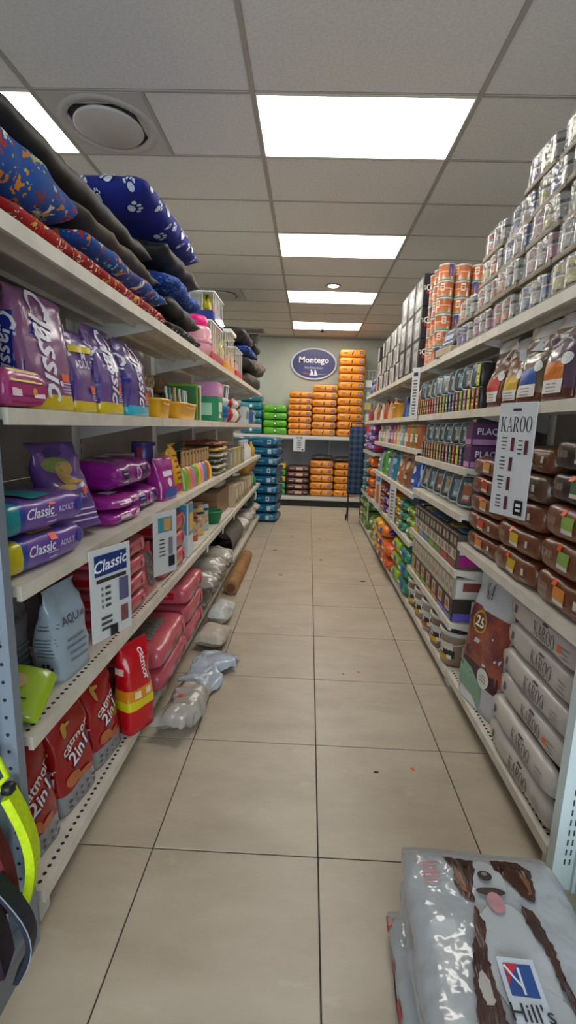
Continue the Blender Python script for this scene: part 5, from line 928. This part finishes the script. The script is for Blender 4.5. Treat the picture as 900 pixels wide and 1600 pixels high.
for k in range(3): put(brown(.36, .34, .125, 271 + k, LCc[k][0]), 'pet_food_sack', 'brown sack with %s label, %s of three beside the white end post' % (LCc[k][1], nth(k, 3)), 'sack', (1.06, 1.575, zS + .1255 * k), RR, 'brown sacks in the first right bay')
for k in range(2): put(brown(.37, .34, .115, 275 + k, '#4a6a4e', '#261a17'), 'pet_food_sack', 'near black sack with dark green label, %s of the pair on brown sacks' % ('lower', 'upper')[k], 'sack', (1.07, 1.575, zS + .377 + .1155 * k), RR)
# white sacks on the bottom shelf
zW = .131
def white_sack(seed, T=.115, tag_=True):
    L, W = .57, .38
    return proto(sack(L, W, T, seed, 12, 6, 0, .004, True), film('#b9b2aa', .4, .3), [('brand_print', 'F', '#3a2e28', [('t', 'KAROO', .04, T*.5, T*.5, 0, 'serif')]), ('badge', 'F', '#3a3f5c', [('r', -L*.36, T*.55, .022, T*.3)]), ('fine_print', 'F', '#8a827a', lines(L*.28, L*.38, T*.3, T*.6, 3, seed)), ('maker_mark', 'F', '#4a3e38', [('r', .04, T*.84, .04, T*.05)]), ('dark_panel', 'T', '#2a1a20', [('r', .06, -.02, .4, .26)]), *([('price_sticker', 'F', '#e4602a', [('r', L*.27, T*.5, .024, T*.2)])] if tag_ else [])])
WS = [white_sack(281), white_sack(282, tag_=False), white_sack(283, tag_=False)]
for k in range(6): put(WS[(1, 2, 0, 1, 2, 0)[k]], 'pet_food_sack', 'white KAROO sack, %s in the stack on the bottom right shelf' % nth(k, 6), 'sack', (1.08 + (0, .0, .02, .02, .03, .03)[k] - .01, 1.70 + (0, .01, -.005, 0, -.005, 0)[k], zW + .1185 * k), RR, 'white sacks on the bottom right shelf')
H_ = .70
pr = proto(standbag(.36, .18, H_, 291, .012, .03, .02, .05, 3.2), film('#bcbfc4', .26, .5), [('photo_print', 'F', mottled('#a8583a', '#5a2c3a', 7, .3, .1), [('r', -.0, H_*.50, .33, H_*.46)]), ('dark_print', 'F', mottled('#4a2834', '#38202a', 9, .3, .1), [('r', .02, H_*.27, .31, H_*.12)]), ('green_print', 'F', '#7da088', [('p', [(-.165, .02), (-.165, .21), (-.05, .19), (.05, .13), (.06, .03)])]), ('white_print', 'F', '#d4d2d0', [('p', [(-.165, .005), (-.165, .07), (-.02, .05), (.05, .005)])]), ('gold_badge', 'F', '#b08a3a', [('e', -.05, H_*.63, .12, .12)]), ('badge_centre', 'F', '#6a4424', [('e', -.05, H_*.63, .095, .095)]), ('badge_number', 'F', '#eae4dc', [('t', '25', -.05, H_*.63, .055, 0, 'b')]), ('round_badge', 'F', '#d4d0ca', [('e', .06, H_*.27, .1, .1)]), ('round_text', 'F', '#5a4a4a', lines(.03, .09, H_*.25, H_*.29, 3, 2)), ('brand_print', 'F', '#4a2a26', [('t', 'KA', -.05, H_*.86, .075, 12, 'serif')]), ('side_text', 'R', '#3a2c28', [('t', 'KAROO', 0, H_*.52, .085, 90, 'serif')]), ('side_fine', 'R', '#8a8078', lines(-.05, .05, .06, .16, 5, 4)), ('side_mark', 'R', '#4a4a58', [('r', -.02, H_*.78, .02, .07)])])
put(pr, 'pet_food_bag', 'large white upright bag with brown picture and round 25 badge', 'bag', (.985, 2.225, .132), RR + .2)
# ================================================================== GOODS: right, third and fourth bays
z137 = 1.376
random.seed(23)
for k in range(13):
    y = 3.93 + .185 * k; c, cn = [('#a05a30', 'copper'), ('#8a7a3a', 'olive'), ('#b8672e', 'orange'), ('#c9b8a0', 'cream'), ('#6a9a9c', 'aqua'), ('#d0c4b4', 'white'), ('#c8a03c', 'gold'), ('#b85a94', 'magenta'), ('#8a4a8a', 'violet'), ('#d4cbb8', 'ivory'), ('#b8a890', 'beige'), ('#9c8a74', 'tan'), ('#c4c0b8', 'pale grey')][k]
    if k < 3: g = lathe([(0, 0), (.07, 0), (.075, .01), (.075, .15), (.065, .17), (.065, .175), (.07, .176), (.07, .2), (0, .2)], 22)
    else: g = lathe([(0, 0), (.05, 0), (.053, .008), (.053, .12), (.025, .155), (.024, .175), (.028, .176), (.028, .2), (0, .2)], 18)
    put(proto(g, flat(c, .35, 0, .2), [('label_wrap', 'F', '#e0d8c8', [('r', 0, .085, .07, .07)]), ('label_text', 'F', '#7a3a2a', [('r', 0, .1, .05, .015), ('r', 0, .07, .04, .01)])], True), 'pet_care_bottle' if k > 2 else 'treat_jar', '%s %s on the shelf above the tall colourful bags' % (cn, 'bottle' if k > 2 else 'treat jar'), 'bottle' if k > 2 else 'jar', (.96, y, z137), RR, 'jars and bottles above the colourful bags')
z100 = 1.009
for k, (y, c, cn, c2, W, H) in enumerate(((3.98, '#2c4f9c', 'royal blue', '#d8dce4', .22, .3), (4.28, '#8a5a3c', 'brown patterned', '#d8c0a0', .28, .32), (4.58, '#a86a48', 'reddish brown', '#e0cdb4', .26, .33), (4.92, '#1f7f9c', 'teal', '#6ab0c4', .28, .31), (5.25, '#7a8a8c', 'grey green', '#c4ccc8', .2, .28), (5.55, '#4fae3a', 'bright green', '#4a3a5c', .26, .33), (5.9, '#8aa0a4', 'pale blue', '#d0d8dc', .22, .26))):
    put(proto(standbag(W, .14, H, 301 + k, .014, .05), film(c, .24), [('print', 'F', c2, [('e', 0, H*.62, W*.55, H*.22), ('r', 0, H*.3, W*.4, H*.1)]), ('dark_print', 'F', '#2c2a3a', [('r', 0, H*.78, W*.5, H*.07)]), ('side_print', 'R', c2, [('r', 0, H*.45, .05, H*.4)])]), 'pet_food_bag', '%s upright bag on the shelf below the jars and bottles' % cn, 'bag', (.965, y, z100), RR, None)
z59 = .596
def small(c, c2, seed, L=.3, T=.095):
    return proto(sack(L, .34, T, seed, 6, 3.0, .02, .01, True), film(c, .26), [('end_print', 'R', c2, [('e', 0, T*.5, .2, T*.7)]), ('side_print', 'F', c2, [('r', L*.12, T*.5, L*.3, T*.5)]), ('text_print', 'F', '#e4e0d0', [('r', -L*.18, T*.55, L*.25, T*.18)])])
cols = [('#9ab828', 'lime green', '#1c2c6a', 3.99), ('#2e8c6a', 'sea green', '#15405c', 4.33), ('#d9a81c', 'yellow', '#24606a', 4.66), ('#dc6a1e', 'orange', '#2a2a7c', 5.0), ('#3a2f86', 'indigo', '#d87a2c', 5.33), ('#c8541e', 'dark orange', '#2a2a7c', 5.66), ('#2f7f86', 'petrol', '#d8b03a', 5.98)]
for q, (c, cn, c2, y) in enumerate(cols):
    pr = small(c, c2, 311 + q)
    for k in range(3): put(pr, 'pet_food_sack', '%s small sack, %s of its stack below the upright bags' % (cn, nth(k, 3)), 'sack', (1.06 + random.uniform(-.01, .01), y, z59 + .0955 * k), RR, '%s small sacks' % cn)
put(carton(.6, .1, .09, '#152a5c', [('brand_print', 'F', '#a8b4d0', [('t', 'DI', -.1, .045, .035, 0, 'b'), ('t', 'W', .0, .045, .035, 0, 'b')])]), 'header_box', 'dark blue box with pale letters above the lime green small sacks', 'box', (.99, 4.15, z59 + .289), RR)
zb = .101
bc = [('#1f8a6a', 'green blue', '#2a44b0', 4.0, 3, .34), ('#9cba26', 'lime', '#2a44a0', 4.36, 3, .34), ('#d8561e', 'orange red', '#d87a2a', 4.70, 2, .3), ('#dd7a24', 'orange', '#2f2f9c', 5.02, 3, .3), ('#dcaa1c', 'golden yellow', '#22328c', 5.36, 3, .34), ('#d8b83a', 'pale yellow', '#8a8a3a', 5.74, 2, .34), ('#6f8a4a', 'moss green', '#c4ccb0', 6.1, 2, .3)]
for q, (c, cn, c2, y, n, L) in enumerate(bc):
    pr = small(c, c2, 321 + q, L, .135)
    for k in range(n): put(pr, 'pet_food_sack', '%s large sack, %s of its stack on the lowest right shelf' % (cn, nth(k, n)), 'sack', (1.03 - (.04 if q in (2, 3, 4) else 0), y, zb + .1355 * k), RR + .06 * (k % 2), '%s large sacks' % cn)
sign('white price strip hanging beside the lime green small sacks', (.835, 4.5, 1.003), RR + .4, .11, .36, [('price_lines', 'F', '#444444', lines(-.03, .03, -.06, -.32, 9, 6))])
sign('orange edged price strip hanging beside the indigo small sacks', (.835, 5.45, 1.003), RR + .4, .12, .40, [('photo_print', 'F', '#4a7aa8', [('r', 0, -.05, .09, .06)]), ('photo_print', 'F', '#c8703a', [('r', 0, -.22, .06, .22)])])
# fourth bay beyond
for k in range(3): put(proto(sack(.46, .34, .125, 331 + k, 5, 2.8, .02, .012, False), film('#5f52a8', .25), [('end_print', 'R', '#a82430', [('e', -.08, .06, .12, .08)]), ('print', 'F', '#a8a0d0', [('r', 0, .07, .2, .05)]), ('red_print', 'F', '#b02a34', [('e', .2, .06, .08, .09)])]), 'pet_food_sack', 'purple sack with red end, %s of three near the plaid trolley' % nth(k, 3), 'sack', (1.03, 6.6, 1.211 + .1255 * k), RR, 'purple sacks')
for k in range(4): put(small('#dd7620', '#c8401c', 335, .4, .14), 'pet_food_sack', 'orange sack, %s of four under the purple sacks' % nth(k, 4), 'sack', (1.03, 6.62, .586 + .1405 * k), RR, 'orange sacks under the purple ones')
for k in range(4): put(small('#2f8088', '#8ab0a8', 336, .36, .13), 'pet_food_sack', 'teal green sack, %s of four between orange sacks and trolley' % nth(k, 4), 'sack', (1.03, 7.12, .586 + .1305 * k), RR, 'teal green sacks')
for k in range(3): put(small('#5f8a3a', '#b0c488', 337, .4, .13), 'pet_food_sack', 'leaf green sack, %s of three on the floor shelf by trolley' % nth(k, 3), 'sack', (1.03, 6.75, .101 + .1305 * k), RR, 'leaf green sacks')
for k in range(3): put(small('#4a7a34', '#98a868', 338, .36, .13), 'pet_food_sack', 'dark green sack, %s of three at the end of the floor shelf' % nth(k, 3), 'sack', (1.03, 7.2, .101 + .1305 * k), RR, 'dark green sacks')
for k in range(2): put(small('#7a5a9a', '#c8a8c8', 339, .4, .14), 'pet_food_sack', 'violet sack, %s of two at the far end beside purple sacks' % nth(k, 2), 'sack', (1.03, 7.15, 1.211 + .1405 * k), RR, 'violet sacks')
sign('white price strip hanging beside the leaf green sacks', (.862, 6.45, .58), RR, .1, .34, [('price_lines', 'F', '#555555', lines(-.03, .03, -.05, -.3, 8, 6))])
# ================================================================== foreground stack of white bags on the floor
def hills(seed, top=True):
    L, W, T = .74, .44, .11
    d = []
    if top:
        br = mottled('#4a2618', '#2e160e', 14, .3, .2); wh = '#a9adb2'
        d = [('dog_chest', 'T', '#b3b6ba', [('e', .06, -.01, .26, .16), ('e', -.12, -.03, .26, .17), ('e', .25, .0, .12, .09)]),
             ('ear_print', 'T', br, [('fur', [(.315, .105), (.31, .02), (.27, .028), (.22, .048), (.185, .052), (.19, .075), (.23, .09), (.28, .085)])]),
             ('ear_print', 'T', br, [('fur', [(.318, -.03), (.318, -.10), (.29, -.125), (.24, -.12), (.195, -.105), (.21, -.075), (.25, -.055), (.285, -.028)])]),
             ('tan_print', 'T', '#7a4c30', [('fur', [(.21, .062), (.25, .066), (.29, .08), (.25, .082), (.215, .074)])]), ('tan_print', 'T', '#7a4c30', [('fur', [(.215, -.095), (.25, -.098), (.29, -.088), (.26, -.112), (.22, -.108)])]),
             ('coat_print', 'T', br, [('fur', [(.18, .055), (.12, .07), (.05, .095), (-.05, .115), (-.2, .12), (-.3, .12), (-.3, .06), (-.2, .065), (-.05, .058), (.06, .06), (.13, .045)])]),
             ('coat_white', 'T', '#b0aaa4', [('fur', [(.01, .07), (.03, .085), (.0, .098), (-.04, .09), (-.03, .07)])]), ('coat_white', 'T', '#b0aaa4', [('fur', [(-.1, .08), (-.08, .1), (-.13, .112), (-.15, .09)])]),
             ('coat_print', 'T', br, [('fur', [(.185, -.06), (.17, -.085), (.12, -.10), (.06, -.10), (.0, -.105), (-.1, -.10), (-.2, -.085), (-.3, -.07), (-.3, -.06), (-.2, -.073), (-.05, -.09), (.08, -.078), (.13, -.06)])]),
             ('dog_mouth', 'T', '#3a2420', [('e', .212, .003, .022, .075)]), ('dog_tongue', 'T', '#b8848a', [('e', .183, .0, .055, .042)]), ('dog_nose', 'T', '#221c1a', [('e', .255, .006, .03, .038)]), ('nose_shine', 'T', '#8a8078', [('e', .26, .006, .012, .016)]),
             ('dog_eye', 'T', '#0e0908', [('e', .29, .05, .012, .016)]), ('dog_eye', 'T', '#0e0908', [('e', .292, -.05, .012, .016)]),
             *[('red_text', 'T', '#a85060', [('r', .285 - .011*k, .15, .004, .05 - .006*(k % 3))]) for k in range(6)],
             ('brand_panel', 'T', '#c4ccd6', [('r', -.02, .005, .14, .08)]), ('blue_emblem', 'T', '#23488c', [('r', .008, .005, .06, .06)]), ('red_emblem', 'T', '#c02438', [('p', [(.038, .035), (.038, .003), (.012, .024), (-.004, .035)])]), ('white_emblem', 'T', '#d8dce4', [('r', .006, .005, .05, .005)]), ('white_emblem', 'T', '#d8dce4', [('r', .014, .02, .05, .005, 35)]),
             ('brand_print', 'T', '#1a1c28', [('t', "Hill's", -.052, .005, .034, -90, '')]), ('red_band', 'T', '#b81c2c', [('r', -.108, -.02, .03, .19)]), ('band_text', 'T', '#e0d4d4', [('t', 'SCIENCE', -.108, -.01, .018, -90, '')])]
    g = sack(L, W, T, seed, 8, 3.4, .03, .008, False, 27, 30)
    return proto(g, film('#a8acb0', .1, 1.0), d, True, [('clear_sleeve', None, None)] if False else [])
hp = hills(341); hq = hills(342, False); hr = proto(sack(.74, .44, .105, 343, 8, 4.2, .02, .006, False, 27, 30), film('#a8acb0', .12, .9), [('red_corner', 'B', '#c02428', [('r', -.335, .075, .05, .045)]), ('red_text', 'B', '#b83848', [('r', -.22, .06, .03, .025)]), ('red_text', 'B', '#b83848', [('r', -.12, .06, .04, .025)]), ('grey_stripe', 'B', '#6a6e78', [('r', 0, .03, .5, .01)])])
put(hr, 'pet_food_bag', 'white glossy bag with red corner at the bottom of the floor stack', 'bag', (.512, .83, .002), PI / 2 + .02)
put(hq, 'pet_food_bag', 'plain white glossy bag directly under the dog picture bag', 'bag', (.53, .82, .108), PI / 2 - .03)
put(hp, 'pet_food_bag', 'white glossy bag with brown and white dog lying on the floor stack', 'bag', (.515, .825, .222), PI / 2 - .05)
t = thing('end_shelf', 'low white end shelf beside the floor stack of white bags', 'shelf', (1.3, 1.12, 0)); part('deck', box(-.33, .3, -.16, .2, .115, .14), flat('#c4cccc', .4), t)
for k in range(3): put(proto(sack(.34, .3, .1, 351 + k, 6, 3, .02, .01, True), film(('#8a9298', '#b0b4b8', '#9aa2a8')[k], .22), [('stripe', 'F', '#23262c', [('r', 0, .05, .25, .012)])]), 'pet_food_bag', 'silver grey bag, %s of three behind the slotted end post' % nth(k, 3), 'bag', (1.14, 1.15, .141 + .101 * k), RR)
# ------------------------------------------------------------------ groups for look-alikes sharing a label
for lb, os in LABS.items():
    if len(os) > 1:
        for o, g in os:
            if not o.get('group'): o['group'] = 'look-alikes: ' + ' '.join(lb.split()[:5])
